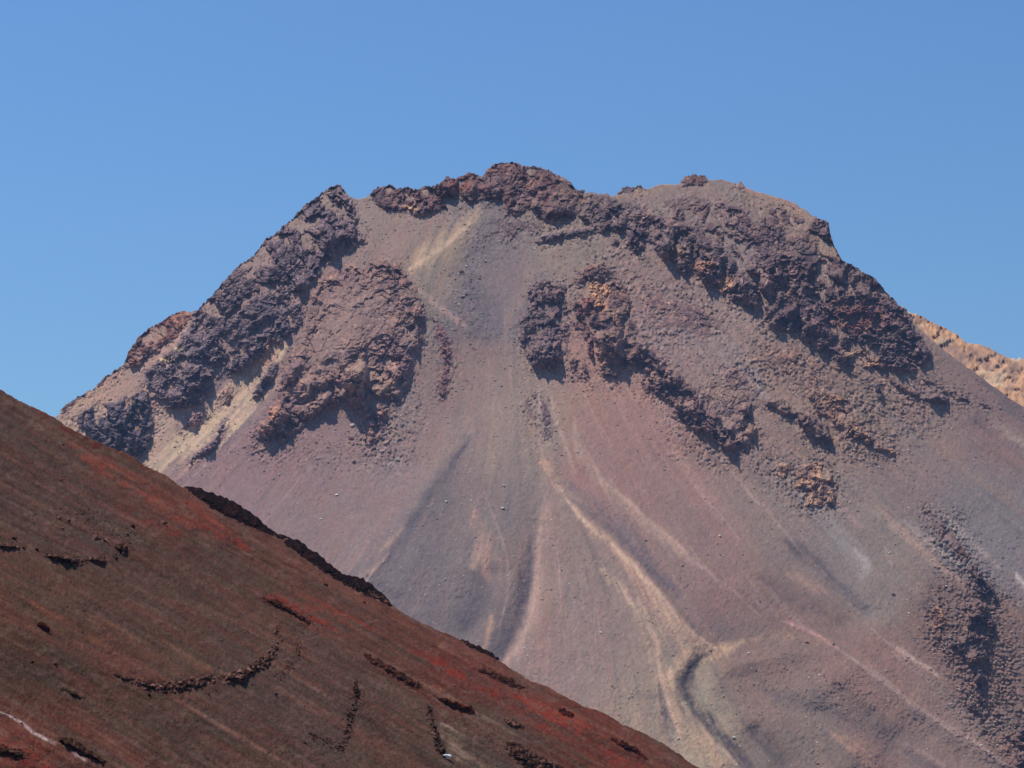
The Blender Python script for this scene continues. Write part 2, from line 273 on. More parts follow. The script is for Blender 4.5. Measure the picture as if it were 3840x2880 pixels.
STROKES = [
 ([(600,758),(560,800),(520,850),(470,900),(420,940),(340,1000)], 34, (196,178,150), 1),
 ([(360,890),(345,930),(325,990)], 22, (190,168,148), .8),
 ([(500,815),(480,850),(455,880)], 14, (196,170,150), .8),
 ([(590,760),(575,775),(560,790)], 12, (190,148,128), .7),
 ([(1040,455),(1000,495),(950,540),(885,580)], 25, (190,172,146), .85),
 ([(1010,480),(985,540),(960,620)], 30, (152,134,126), .5),
 ([(905,500),(860,530),(830,560)], 12, (168,148,138), .5),
 ([(905,625),(940,655),(985,690),(1010,705)], 7, (180,160,148), .65),
 ([(900,530),(870,560),(920,490)], 22, (156,124,120), .5),
 ([(1050,470),(1040,560),(1010,640)], 34, (120,112,128), .7),
 ([(1020,620),(1045,680),(1065,720)], 34, (104,100,118), .6),
 ([(1140,600),(1160,560),(1200,520)], 20, (150,132,126), .5),
 ([(1090,720),(1110,660),(1150,590)], 12, (156,132,128), .5),
 ([(1240,905),(1250,960),(1290,1030),(1350,1090),(1420,1150),(1500,1220)], 12, (176,158,140), .75),
 ([(1172,995),(1215,1060),(1280,1130),(1350,1200),(1400,1260),(1450,1330),(1500,1385),(1540,1405)], 14, YEL, .95),
 ([(1420,1290),(1460,1350),(1490,1400),(1470,1440)], 26, (180,162,140), .7),
 ([(1300,1230),(1370,1300),(1410,1380),(1425,1470),(1440,1580),(1480,1659)], 14, (178,160,138), .75),
 ([(1600,1386),(1550,1405),(1500,1415),(1465,1440),(1445,1480)], 16, (196,172,142), .95),
 ([(1620,1383),(1700,1372),(1790,1385)], 9, (164,132,120), .6),
 ([(1450,1480),(1465,1530),(1500,1580),(1560,1640),(1600,1690)], 22, (182,162,136), .9),
 ([(1390,1520),(1400,1600),(1440,1680)], 24, (168,148,130), .6),
 ([(1180,1080),(1172,1180),(1155,1280),(1130,1370),(1090,1440)], 17, (172,152,140), .8),
 ([(1150,1160),(1138,1270),(1112,1350),(1080,1410)], 15, (96,92,112), .75),
 ([(1010,950),(950,1050),(890,1130),(840,1210),(800,1280)], 20, (104,100,116), .6),
 ([(960,1080),(900,1180),(860,1270),(880,1330)], 40, (114,108,122), .6),
 ([(870,1140),(820,1200),(770,1260)], 9, (180,160,142), .65),
 ([(830,1190),(780,1230),(740,1250)], 12, (112,104,120), .5),
 ([(1060,1210),(1030,1290),(985,1360)], 28, (98,94,112), .75),
 ([(950,1300),(930,1350),(920,1370)], 16, (104,100,116), .6),
 ([(1030,1100),(1040,1180),(1050,1230),(1060,1250)], 16, (176,150,136), .7),
 ([(1020,1220),(1040,1200),(1075,1210)], 14, (182,160,138), .6),
 ([(1060,1335),(1055,1370),(1045,1400)], 10, (180,158,134), .7),
 ([(1060,880),(1070,960),(1055,1040)], 12, (158,140,130), .5),
 ([(1200,1030),(1290,1110),(1380,1190),(1460,1280)], 22, (108,102,120), .6),
 ([(1460,1280),(1520,1340),(1590,1380)], 24, (118,108,118), .5),
 ([(1290,810),(1350,880),(1420,960),(1500,1060),(1560,1160),(1620,1290)], 36, (158,120,118), .45),
 ([(1190,1280),(1200,1350),(1240,1420)], 26, (152,120,120), .35),
 ([(1165,1340),(1180,1420),(1200,1470)], 18, (154,120,122), .3),
 ([(1590,1290),(1640,1320),(1750,1350)], 26, (146,112,110), .4),
 ([(1690,1340),(1800,1400),(1900,1460),(2050,1560)], 26, (144,114,112), .35),
 ([(1790,1120),(1830,1190),(1870,1250)], 20, (160,156,164), .35),
 ([(1846,1185),(1872,1215),(1862,1245)], 9, (190,186,194), .4),
 ([(1760,1130),(1800,1190),(1850,1260),(1930,1340)], 28, (132,124,132), .5),
 ([(1695,1168),(1758,1216),(1808,1266),(1870,1320)], 15, (104,96,110), .7),
 ([(1640,1245),(1700,1290),(1780,1320)], 18, (104,92,104), .55),
 ([(1700,1240),(1730,1248),(1780,1280)], 10, (176,152,136), .6),
 ([(1620,1260),(1640,1300),(1680,1330)], 8, (166,148,138), .5),
 ([(1931,1393),(1981,1429),(2025,1459)], 5, (188,170,156), .8),
 ([(1808,1399),(1908,1469),(1975,1523),(2108,1606),(2175,1653)], 5, (178,158,146), .6),
 ([(1700,1340),(1760,1370),(1808,1399)], 5, (168,140,132), .6),
 ([(1925,1593),(2041,1654)], 6, (178,154,144), .7),
 ([(1660,1500),(1760,1520),(1860,1560),(1960,1620),(2040,1680)], 24, (108,100,110), .65),
 ([(1612,1570),(1655,1600),(1715,1670)], 24, (96,90,100), .75),
 ([(1800,1590),(1860,1620),(1900,1680)], 14, (172,148,128), .6),
 ([(1760,1600),(1800,1680)], 12, (168,146,128), .5),
 ([(1800,1480),(1840,1510),(1900,1550)], 12, (104,92,98), .5),
 ([(1490,1450),(1476,1480),(1490,1530),(1530,1580),(1600,1650)], 12, (92,88,102), .7),  # curved channel: dark scree plus bank shade, both in the colour
 ([(1425,1480),(1435,1540),(1450,1600)], 12, (100,98,116), .6),
 ([(1550,1500),(1570,1470),(1620,1440)], 14, (120,104,108), .4),
 ([(1900,1100),(1960,1160),(2010,1200),(2080,1260)], 8, (184,160,142), .7),
 ([(1880,1080),(1900,1110)], 8, (160,140,130), .5),
 ([(2020,1100),(2090,1160),(2160,1230)], 6, (162,150,150), .6),
 ([(2195,1240),(2205,1260),(2230,1285)], 7, (186,178,184), .7),
 ([(1910,1180),(1925,1220)], 3.5, (184,170,160), .7),
 ([(2010,830),(2060,860),(2130,900),(2230,960)], 10, (150,128,124), .5),
 ([(2130,830),(2180,870),(2250,920)], 12, (96,92,108), .7),
 ([(1900,870),(1980,960),(2080,1060),(2200,1160)], 16, (124,116,124), .5),
 ([(2000,940),(2100,1030),(2220,1110)], 18, (146,122,116), .5),
 ([(1590,560),(1560,520),(1480,470),(1420,440)], 14, (140,128,128), .4),
 ([(1540,395),(1600,430),(1660,470),(1700,500)], 22, (132,124,124), .6),
 ([(1570,390),(1640,416),(1700,436),(1740,456)], 9, (166,144,132), .5),
 ([(1355,425),(1400,405),(1450,402)], 12, (160,136,126), .6),
 ([(170,872),(200,860),(220,850)], 12, (186,160,132), .5),
 ([(1620,780),(1700,830),(1780,870)], 40, (160,128,116), .5),
 ([(1560,740),(1600,790),(1650,850)], 22, (136,126,136), .6),
 ([(2010,1330),(2060,1400),(2090,1500)], 32, (124,98,100), .5),
 ([(560,940),(650,960),(800,960)], 30, (146,118,122), .4),
 ([(960,830),(930,900),(900,980)], 26, (148,116,120), .4),
 ([(1205,1051),(1247,1110),(1282,1145),(1317,1171),(1349,1204),(1387,1245),(1422,1277),(1452,1318),(1481,1353),(1516,1379),(1545,1400)], 5.5, (206,184,160), .9),
 ([(1329,1245),(1361,1300),(1384,1330),(1414,1374),(1422,1412),(1425,1456),(1440,1500),(1449,1531),(1470,1590)], 4.5, (196,174,154), .8),
 ([(1446,1441),(1452,1479),(1466,1511),(1487,1531),(1530,1590),(1590,1650)], 5, (204,182,156), .85),
 ([(1424,1470),(1431,1520),(1440,1560)], 5, (92,88,104), .8),
 ([(1311,1045),(1358,1083),(1393,1116),(1428,1145),(1472,1183),(1516,1227)], 4, (190,168,152), .7),
 ([(1173,1098),(1164,1192),(1156,1280),(1135,1353),(1112,1397),(1095,1430)], 9, (186,166,150), .6),
 ([(1123,1221),(1129,1280),(1118,1338),(1106,1382),(1085,1415)], 11, (90,86,104), .7),
 ([(1225,1075),(1290,1120),(1340,1165),(1390,1215),(1440,1265)], 8, (96,92,110), .6),
 ([(1400,1235),(1440,1285),(1475,1330),(1510,1370)], 7, (104,94,106), .6),
 ([(1512,1428),(1492,1446),(1482,1478),(1490,1510),(1512,1542),(1560,1594),(1640,1674)], 14, (86,82,98), .9),  # dark scree of the channel, with the shade of its bank painted in
 ([(1010,955),(960,1030),(905,1105),(855,1175),(800,1250)], 8, (92,90,108), .6),
 ([(840,1195),(812,1225),(782,1262)], 4, (186,164,150), .6),
 ([(1045,1060),(1068,1120),(1092,1185),(1100,1240),(1094,1300),(1080,1350)], 2.6, (182,164,156), .5),
 ([(880,583),(930,550),(985,512),(1015,480)], 5, (204,184,158), .9),
 ([(1480,1200),(1530,1235),(1600,1290),(1640,1330)], 3.5, (178,156,148), .5),
 ([(1690,1340),(1720,1352),(1770,1375),(1810,1400)], 3.5, (184,156,144), .7),
]
def runs():
    """thin debris runs that follow the fall lines from a start point"""
    r = np.random.RandomState(31); out = []
    for k in range(120):
        x = r.uniform(560, 2150); y = r.uniform(780, 1450)
        if y < skyF(x)-2600 or y < skyM(x)+60: continue
        pts = [(x, y)]; L = r.randint(5, 16)
        for _ in range(L):
            xi = int(np.clip((x-STM.u0)/STM.st, 0, STM.nu-1)); yi = int(np.clip((y-STM.v0)/STM.st, 0, STM.nv-1))
            x += 17*STM.dx[yi, xi]+r.normal()*1.6; y += 17*STM.dy[yi, xi]; pts.append((x, y))
        c = [(176,160,148),(108,102,114),(168,146,138),(120,104,108),(150,116,114),(186,172,158)][r.randint(6)]
        out.append((pts, r.uniform(2, 3.6) if r.rand() < .7 else r.uniform(4, 9), c, r.uniform(.2, .5)))
    return out
RUNS = runs()
def colM(u, v):
    C3 = idw(u, v, SAMP, 75, albM)
    C3 *= (1+.06*fbm(u/90, v/90, 41, 4))[:, None]
    mix = fbm(u/60, v/60, 45, 4)
    C3 *= 1+mix[:, None]*np.array([.05, -.01, -.04])
    paint(u, v, C3, RUNS, albM, 320, st=STM)
    paint(u, v, C3, STROKES, albM, st=STM)
    s0, s1, s2 = STM.get(0, u, v), STM.get(1, u, v), STM.get(2, u, v)
    low = sm(560, 760, v)
    k = 1+(.022*s0+.014*s1+.012*s2)*(.6+.5*low)
    r = np.random.RandomState(3).rand(u.size)-.5
    k *= 1+.3*zone(u, v)*vn(u/4.5, v/4.5, 59)
    k *= 1+.16*r+.09*vn(u/4.2, v/4.2, 57)+.05*fbm(u/12, v/12, 58, 3)
    C3 *= k[:, None]
    C3 *= 1+(.018*s2[:, None]*np.array([1, -.2, -.8]))
    brk = sm(-.2, .4, fbm(u/80, v/80, 48, 3)); C3 *= (1+low*brk*(.09*sm(.9, 2.0, s1)-.09*sm(.8, 1.9, -s2)))[:, None]
    C3 *= 1+.045*np.random.RandomState(9).normal(size=C3.shape)
    return np.clip(C3, .02, .8)

# ------------------------------------------------------------------ materials
def mat(name, base=None, rough=.95, nscale=.5, namp=.18, bump=.25, bdist=.6, scale2=None):
    m = bpy.data.materials.new(name); m.use_nodes = True; n = m.node_tree; n.nodes.clear()
    o = n.nodes.new('ShaderNodeOutputMaterial'); p = n.nodes.new('ShaderNodeBsdfPrincipled')
    p.inputs['Roughness'].default_value = rough; p.inputs['Specular IOR Level'].default_value = 0.0
    tc = n.nodes.new('ShaderNodeTexCoord'); nz = n.nodes.new('ShaderNodeTexNoise')
    nz.inputs['Scale'].default_value = nscale; nz.inputs['Detail'].default_value = 5; nz.inputs['Roughness'].default_value = .7
    n.links.new(tc.outputs['Object'], nz.inputs['Vector'])
    mr = n.nodes.new('ShaderNodeMapRange'); mr.inputs['From Min'].default_value = .3; mr.inputs['From Max'].default_value = .7
    mr.inputs['To Min'].default_value = 1-namp; mr.inputs['To Max'].default_value = 1+namp
    n.links.new(nz.outputs['Fac'], mr.inputs['Value'])
    mul = n.nodes.new('ShaderNodeVectorMath'); mul.operation = 'SCALE'
    if base is None:
        at = n.nodes.new('ShaderNodeAttribute'); at.attribute_name = 'tint'
        n.links.new(at.outputs['Color'], mul.inputs[0])
    else:
        mul.inputs[0].default_value = base
    n.links.new(mr.outputs['Result'], mul.inputs['Scale']); n.links.new(mul.outputs[0], p.inputs['Base Color'])
    bp = n.nodes.new('ShaderNodeBump'); bp.inputs['Strength'].default_value = bump; bp.inputs['Distance'].default_value = bdist
    nz2 = n.nodes.new('ShaderNodeTexNoise'); nz2.inputs['Scale'].default_value = (scale2 or nscale*1.7); nz2.inputs['Detail'].default_value = 3
    n.links.new(tc.outputs['Object'], nz2.inputs['Vector'])
    n.links.new(nz2.outputs['Fac'], bp.inputs['Height']); n.links.new(bp.outputs[0], p.inputs['Normal'])
    n.links.new(p.outputs[0], o.inputs['Surface'])
    return m
M_SCREE = mat('scree', nscale=.7, namp=.22, bump=.6, bdist=1.0, scale2=.9)
M_CRAG = mat('crag_rock', nscale=.6, namp=.28, bump=.7, bdist=1.0)
M_CINDER = mat('cinder', nscale=3.2, namp=.35, bump=.9, bdist=.3, scale2=4.0)
M_LAVA = mat('lava_rock', nscale=4.0, namp=.4, bump=.9, bdist=.25)

def mesh_from(name, co, faces, tint=None, m=None, smooth=False, parent=None, origin=None):
    me = bpy.data.meshes.new(name)
    o = bpy.data.objects.new(name, me)
    if origin is not None:
        co = co-origin[None]; o.location = origin
    me.vertices.add(len(co)); me.vertices.foreach_set('co', co.astype(np.float32).ravel())
    k = faces.shape[1]
    me.loops.add(faces.size); me.loops.foreach_set('vertex_index', faces.astype(np.int32).ravel())
    me.polygons.add(len(faces)); me.polygons.foreach_set('loop_start', np.arange(0, faces.size, k, dtype=np.int32))
    me.polygons.foreach_set('loop_total', np.full(len(faces), k, np.int32))
    if smooth: me.polygons.foreach_set('use_smooth', np.ones(len(faces), bool))
    me.update(calc_edges=True)
    if tint is not None:
        a = me.color_attributes.new('tint', 'FLOAT_COLOR', 'POINT')
        a.data.foreach_set('color', np.concatenate([tint, np.ones((len(tint), 1))], 1).astype(np.float32).ravel())
    if m: me.materials.append(m)
    COL.objects.link(o)
    if parent: o.parent = parent
    return o
def tag(o, label=None, cat=None, group=None, kind=None):
    if label: o['label'] = label
    if cat: o['category'] = cat
    if group: o['group'] = group
    if kind: o['kind'] = kind
    return o

def slope(name, us, vb, vsky, nrow, base, relief, colour, back, drop, m, skirt):
    """terrain surface: survey columns from the foot up to the crest, then over the crest and down the far side"""
    nu = len(us); s = np.linspace(0, 1, nrow)
    vs = vsky(us); U = np.repeat(us[None], nrow, 0); V = vb+(vs[None]-vb)*s[:, None]
    u, v = U.ravel(), V.ravel()
    t = base(u, v)-relief(u, v)
    co = CAM[None]+rays(u, v)*t[:, None]
    tint = colour(u, v)
    co = co.reshape(nrow, nu, 3); tint = tint.reshape(nrow, nu, 3)
    rows = [co]; tr = [tint]
    crest = co[-1]
    rr = np.random.RandomState(1)
    for b in back:
        q = crest.copy(); q[:, 1] += b; q[:, 2] -= b*drop*(1+.1*rr.rand(nu)) ; rows.append(q[None]); tr.append(tint[-1:])
    foot = co[0].copy(); foot[:, 1] -= skirt; foot[:, 2] -= skirt*.7
    rows.insert(0, foot[None]); tr.insert(0, tint[:1])
    co = np.concatenate(rows); tint = np.concatenate(tr); nr = co.shape[0]
    idx = np.arange(nr*nu).reshape(nr, nu)
    f = np.stack([idx[:-1, :-1], idx[:-1, 1:], idx[1:, 1:], idx[1:, :-1]], -1).reshape(-1, 4)
    return mesh_from(name, co.reshape(-1, 3), f, tint.reshape(-1, 3), m, True)

def reliefM_raw(u, v): return macro(u, v)+scree_detail(u, v)
ZONES = [(1700,730,150,70,.6),(1450,730,110,60,.5),(1900,960,140,60,.4),(1330,560,70,40,.5),(1180,500,80,40,.6),(1560,900,60,60,.6),(860,880,50,70,.7),(1600,1000,120,50,.35),(1470,650,110,55,.9),(1590,820,70,50,.8),(1740,800,90,50,.8),(1840,900,90,60,.7),(700,985,160,45,.5),(1060,500,60,40,.6),(1010,620,50,80,.6),(1040,720,40,50,.6),(2100,1350,90,110,.8),(2160,1500,80,120,.9),(2050,1160,60,70,.5),(1950,880,120,60,.5),(1520,970,90,40,.5),(1740,1050,90,60,.5),(850,950,60,60,.7),(1600,440,120,60,.5),(1330,640,90,80,.4),(1780,1500,200,90,.25)]
OUT = []
def zone(u, v):
    q = np.zeros(u.shape)
    for o in OUT:
        ix = boxed(u, v, o['poly'], 45)
        if not len(ix): continue
        sd = polysd(u[ix], v[ix]-5, o['poly'])
        q[ix] = np.maximum(q[ix], .75*np.exp(-np.maximum(-sd, 0)/13))
    for cx, cy, rx, ry, a in ZONES: q += a*np.exp(-((u-cx)/rx)**2-((v-cy)/ry)**2)
    return np.clip(q*(1+.9*fbm(u/26, v/26, 63, 3)), 0, 1.1)
def grain(u, v, amp=1.0):
    c1, _, _ = cells(u/7.5, v/7.5, 500); c2, _, _ = cells(u/4, v/4, 520)
    mod = sm(-.25, .5, fbm(u/70, v/70, 61, 3))
    l1, _, _ = lumps(u/9, v/8.5, 540); l2, _, _ = lumps(u/5.5, v/5.2, 545); z = zone(u, v)
    return amp*(.6*c1*mod+.5*c2+z*(4.0*l1+3.0*l2))
def reliefM(u, v): return reliefM_raw(u, v)+grain(u, v)+.06*STM.get(1, u, v)+.05*STM.get(2, u, v)+1.1*fbm(u/24, v/24, 23, 4)
def mtn_sky(u): return skyM(u)+3.0+1.5*vn(u/9, u*0, 77)

# far ridge to the right
def baseR(u, v): return np.maximum(5400-(v-700)*2.4, 4700-(v-700)*.2)
def reliefR(u, v):
    c1, _, _ = cells(u/34, v/26, 610); c2, _, _ = cells(u/13, v/11, 620); c3, _, _ = cells(u/5, v/5, 630)
    l1, _, _ = lumps(u/14, v/11, 640); l2, _, _ = lumps(u/6.5, v/5.5, 650)
    return (5*c1+5*c2+3*c3+2*l1+1.5*l2)*sm(-.45, .2, fbm(u/44, v/30, 64, 3)-.0016*(v-skyR(u)-30))*1.3+8*fbm(u/80, v/80, 66)
def colR(u, v):
    c = np.repeat(albM((202,164,140))[None], u.size, 0)
    k = sm(-.1, .35, fbm(u/30, v/24, 68, 4))[:, None]
    c = c*(1-k)+albM((166,140,132))[None]*k
    k = sm(.1, .5, fbm(u/40+9, v/18, 69, 4))[:, None]
    c = c*(1-k*.7)+albM((204,186,166))[None]*k*.7
    return c*(.9+.22*vn(u/5, v/5, 33)+.1*vn(u/2.5, v/2.5, 34))[:, None]
far = slope('far_ridge', np.concatenate([np.arange(1850, 2640, 2.5), np.linspace(2645, 4600, 120)]), 1900, lambda u: skyR(u)+2.2*vn(u/6, u*0, 78)+2*vn(u/15, u*0, 79), 300, baseR, reliefR, colR, [5, 20, 80, 300, 900], .6, M_CRAG, 500)
tag(far, kind='structure')

# ------------------------------------------------------------------ crags and outcrops on the mountain
def hol(x0, y0, x1, y1, k=1.2): wv = y1-y0; return ([(x0-5, y1), (x1+5, y1)], k*wv, wv, max(12, .45*wv))
def outcrop(label, poly, cap, col, ledges=(), rough=1.0, var=.5, edge=14, warm=(170,136,122), group=None, asp=(1, 1), patches=(), calm=(), isl=.9, strata=()):
    OUT.append(dict(label=label, poly=poly, cap=cap, col=col, ledges=ledges, rough=rough, var=var, edge=edge, warm=warm, group=group, asp=asp, patches=patches, calm=calm, isl=isl, strata=strata))
GREY = (134,122,134); ROSE = (156,132,136); DARK = (108,100,114); BRN = (128,100,104)
outcrop('long dark jagged crag forming the left shoulder below the small pointed peak',
 [(738,380),(757,425),(772,445),(778,470),(802,500),(790,522),(768,535),(740,550),(725,562),(700,585),(680,612),(664,640),(658,665),(662,685),(650,712),(625,735),(600,756),(570,776),(535,797),(500,812),(470,817),(455,850),(440,872),(400,888),(365,882),(335,895),(312,850),(308,800),(330,780),(372,745),(405,705),(422,660),(448,630),(500,560),(560,500),(600,470),(650,420),(700,380)],
 12, GREY, [([(700,566),(730,560),(790,525),(803,500)], 46, 44, 40), hol(690,500,724,562), ([(640,655),(660,660),(686,612)], 38, 38, 30), ([(470,692),(500,684),(525,660)], 22, 20, 20),
  ([(528,716),(560,712),(600,688)], 22, 20, 20), ([(520,770),(580,765),(640,720)], 30, 30, 30), ([(400,870),(450,848),(470,812)], 26, 28, 24), ([(330,885),(360,880),(400,880)], 26, 30, 24), ([(400,800),(440,790),(480,760)], 16, 18, 22),
  ([(590,640),(625,620),(650,580)], 18, 18, 22), ([(450,740),(500,720),(540,680)], 14, 14, 24)], 1.15, .5, 12, (150,126,126),
  patches=[((358,777), 15, 8, (200,182,160)), ((387,752), 12, 6, (186,176,158)), ((590,745), 14, 14, (188,146,128)), ((490,840), 10, 10, (190,160,140))], strata=[((560,680), 150, 120, -1.1, 34, 10)], isl=.12)
outcrop('reddish knobbly outcrop on the left skyline above the pale pink scree',
 [(412,660),(395,650),(340,680),(290,720),(262,770),(262,792),(285,795),(305,792),(332,770),(372,742),(402,705),(416,685)], 9, (138,100,100), [([(285,790),(310,780),(350,745)], 14, 16, 18)], 1.0, .7, 10, (186,140,118))
outcrop('dark blue-grey crag at the lower left foot just above the red cinder slope',
 [(150,902),(200,872),(250,862),(298,846),(312,802),(330,860),(336,905),(332,942),(325,966),(308,995),(285,992),(262,985),(200,958)], 14, (104,100,116),
 [([(262,985),(300,990),(330,945)], 42, 40, 34), hol(240,905,282,962), ([(300,880),(325,890),(334,860)], 24, 24, 20), ([(170,925),(210,935),(245,950)], 18, 20, 20)], 1.15, .5, 12, (164,140,136), isl=.12)
outcrop('string of dark little rocks along the left skyline', [(130,880),(185,840),(230,805),(268,775),(272,795),(240,822),(205,846),(165,870),(135,898)], 5, (110,96,106), [], .7, .5, 8)
outcrop('rounded rocky island at the top of the yellow scree gully foot', [(398,918),(402,895),(418,885),(440,880),(446,895),(438,912),(420,925),(404,928)], 9, ROSE, [([(400,926),(420,924),(442,908)], 12, 14, 12)], .8, .4, 8)
outcrop('small knob beside the yellow scree gully, under the long crag', [(480,868),(482,848),(486,830),(496,836),(504,850),(500,866),(488,876)], 8, ROSE, [], .8, .4, 7)
outcrop('narrow dark rock rib leaning along the lower edge of the yellow gully', [(403,1003),(412,985),(430,968),(452,950),(468,930),(480,903),(490,897),(496,910),(490,930),(480,945),(468,968),(448,982),(428,990),(414,1003)], 12, GREY, [([(408,1003),(450,982),(478,950),(493,912)], 15, 14, 10)], .8, .3, 8)
outcrop('dark wedge of rock at the head of the yellow gully', [(537,866),(545,838),(565,808),(588,772),(602,782),(600,808),(585,836),(560,866),(545,872)], 13, GREY, [([(540,868),(570,858),(600,812)], 22, 22, 16)], .9, .4, 9)
outcrop('massive pink-grey buttress left of the chute, deep dark hollow in its foot',
 [(664,650),(688,600),(720,580),(760,566),(830,558),(868,568),(884,598),(912,636),(926,690),(922,742),(902,782),(886,830),(860,880),(836,922),(812,972),(796,968),(792,930),(786,905),(745,872),(700,897),(650,927),(606,964),(580,972),(556,978),(544,940),(566,900),(590,872),(604,822),(620,782),(642,742),(660,692)],
 20, (144,120,126), [hol(735,800,790,888,1.2), ([(575,970),(620,944),(655,926)], 76, 66, 34), ([(640,880),(690,858),(735,842)], 34, 34, 26), ([(655,920),(700,897),(740,874)], 30, 28, 24), ([(872,836),(902,784),(924,730),(926,660)], 30, 28, 34),
  ([(860,740),(885,700),(900,640)], 16, 18, 30), ([(690,800),(740,780),(800,770)], 22, 22, 40), ([(600,860),(640,830),(680,800)], 24, 24, 30), ([(800,965),(825,920),(850,880)], 12, 14, 18), ([(700,650),(770,640),(850,600)], 5, 7, 30), ([(690,690),(760,672),(860,650)], 5, 7, 30), ([(755,600),(800,585),(860,590)], 6, 7, 20),
  ([(800,880),(850,850),(880,810)], 20, 20, 24)], .85, .7, 16, (190,150,128), calm=[((765,680), 95, 80), ((700,760), 50, 50)], patches=[((588,880), 14, 24, (186,142,122)), ((785,805), 30, 22, (170,148,138)), ((820,830), 40, 30, (166,140,132))], strata=[((800,620), 110, 70, -.25, 26, 5)], isl=.5)
outcrop('thin broken rib of rock hanging down beside the central chute',
 [(930,680),(950,695),(968,715),(980,745),(978,790),(972,830),(962,858),(946,852),(944,820),(952,790),(948,760),(940,730),(926,705)], 8, (146,114,120), [([(958,855),(972,820),(979,750)], 11, 12, 12)], .8, .5, 8)
outcrop('round dark knot of rock right of the central chute',
 [(1114,700),(1134,665),(1140,625),(1157,605),(1187,603),(1216,602),(1234,625),(1241,660),(1241,690),(1238,720),(1228,745),(1226,786),(1204,800),(1171,806),(1137,793),(1121,763),(1116,725)],
 18, (124,108,118), [([(1135,794),(1175,806),(1224,788)], 42, 40, 34), ([(1180,720),(1215,724),(1240,700)], 16, 18, 22), ([(1150,660),(1185,665),(1225,650)], 14, 16, 24), hol(1140,745,1205,775,.8)], 1.05, .6, 12, (170,138,128), isl=.35)
outcrop('reddish hooded outcrop with a pale orange face and a long tail down to the right',
 [(1237,612),(1244,582),(1268,565),(1304,559),(1336,580),(1356,620),(1368,662),(1366,690),(1384,722),(1404,745),(1428,772),(1465,800),(1503,836),(1534,880),(1578,906),(1600,870),(1625,862),(1632,900),(1640,935),(1633,962),(1590,970),(1571,982),(1552,964),(1518,938),(1464,914),(1446,900),(1438,874),(1404,860),(1382,836),(1376,812),(1343,794),(1334,836),(1318,838),(1300,822),(1284,800),(1284,750),(1276,720),(1260,680),(1250,645)],
 16, (128,106,114), [([(1244,622),(1270,606),(1320,618)], 24, 18, 26), hol(1290,728,1345,795), ([(1345,778),(1395,815),(1440,860)], 46, 44, 30), ([(1384,838),(1441,876),(1464,914)], 22, 22, 22), ([(1460,880),(1510,930),(1560,965)], 20, 22, 22), ([(1550,964),(1575,982),(1600,966)], 26, 26, 22),
  ([(1590,900),(1628,905),(1630,870)], 18, 20, 18), ([(1500,850),(1530,890),(1560,920)], 18, 18, 18), ([(1350,700),(1380,735),(1420,775)], 16, 18, 20)], 1.05, .7, 12, (186,152,128), patches=[((1292,628), 24, 16, (214,170,136)), ((1300,650), 14, 22, (190,148,128)), ((1270,660), 12, 20, (164,118,118))])
outcrop('low red-brown broken rock filling the gap between the round knot and the hooded outcrop', [(1226,612),(1244,600),(1256,645),(1266,690),(1282,728),(1288,770),(1276,778),(1262,740),(1250,712),(1240,740),(1230,770),(1222,750),(1236,700),(1234,650)], 11, (140,110,114), [], 1.15, .5, 6, (176,134,122))
outcrop('small broken rocks at the foot of the pale pink chute between the two middle outcrops', [(1222,775),(1240,765),(1262,780),(1276,800),(1276,826),(1258,822),(1238,818),(1226,800)], 8, (124,104,112), [], 1.0, .5, 8)
outcrop('low oval patch of purple-grey stones in the middle of the scree', [(1126,868),(1140,852),(1158,848),(1172,860),(1186,880),(1192,900),(1198,930),(1186,950),(1172,946),(1160,918),(1142,900),(1130,884)], 2.5, (124,106,118), [], .65, .3, 10, (140,116,122))
outcrop('craggy summit crest with dark alcoves under the highest top',
 [(772,400),(850,380),(930,370),(1000,350),(1050,330),(1120,330),(1200,350),(1260,395),(1262,420),(1262,440),(1256,462),(1236,478),(1217,484),(1191,484),(1157,468),(1140,452),(1128,466),(1112,470),(1092,458),(1081,430),(1057,440),(1027,438),(1004,446),(971,452),(944,461),(904,469),(871,464),(831,458),(804,434)],
 10, (122,104,114), [hol(937,402,990,444), hol(997,400,1032,442), hol(1038,408,1082,440), ([(815,450),(871,464),(944,461)], 16, 14, 14), ([(1180,484),(1222,486),(1258,462)], 44, 40, 26), ([(1128,440),(1150,462),(1190,470)], 20, 20, 18), ([(1085,456),(1112,468),(1135,455)], 14, 14, 14), ([(1060,395),(1110,405),(1160,400)], 10, 12, 20), ([(1140,425),(1190,430),(1240,440)], 14, 14, 16)],
 1.0, .6, 10, (172,128,116), patches=[((888,448), 18, 7, (204,168,142)), ((1000,400), 30, 20, (132,92,96))], isl=.35)
outcrop('flat dark ledge crossing the slope under the summit', [(1155,524),(1168,505),(1200,496),(1237,492),(1290,486),(1294,505),(1257,518),(1231,514),(1204,522),(1167,532)], 10, GREY, [([(1160,530),(1210,520),(1240,514),(1290,508)], 15, 15, 12)], .8, .4, 8)
outcrop('little dark block left of the flat ledge under the summit', [(1096,522),(1102,500),(1118,486),(1138,492),(1130,502),(1112,516),(1101,527)], 8, GREY, [([(1099,525),(1112,517),(1128,500)], 11, 11, 10)], .7, .3, 6)
outcrop('small dark ball of rock below the right end of the flat ledge', [(1316,520),(1322,512),(1334,514),(1338,524),(1330,531),(1319,529)], 9, DARK, [([(1316,530),(1328,533),(1338,527)], 12, 12, 8)], .5, .3, 5)
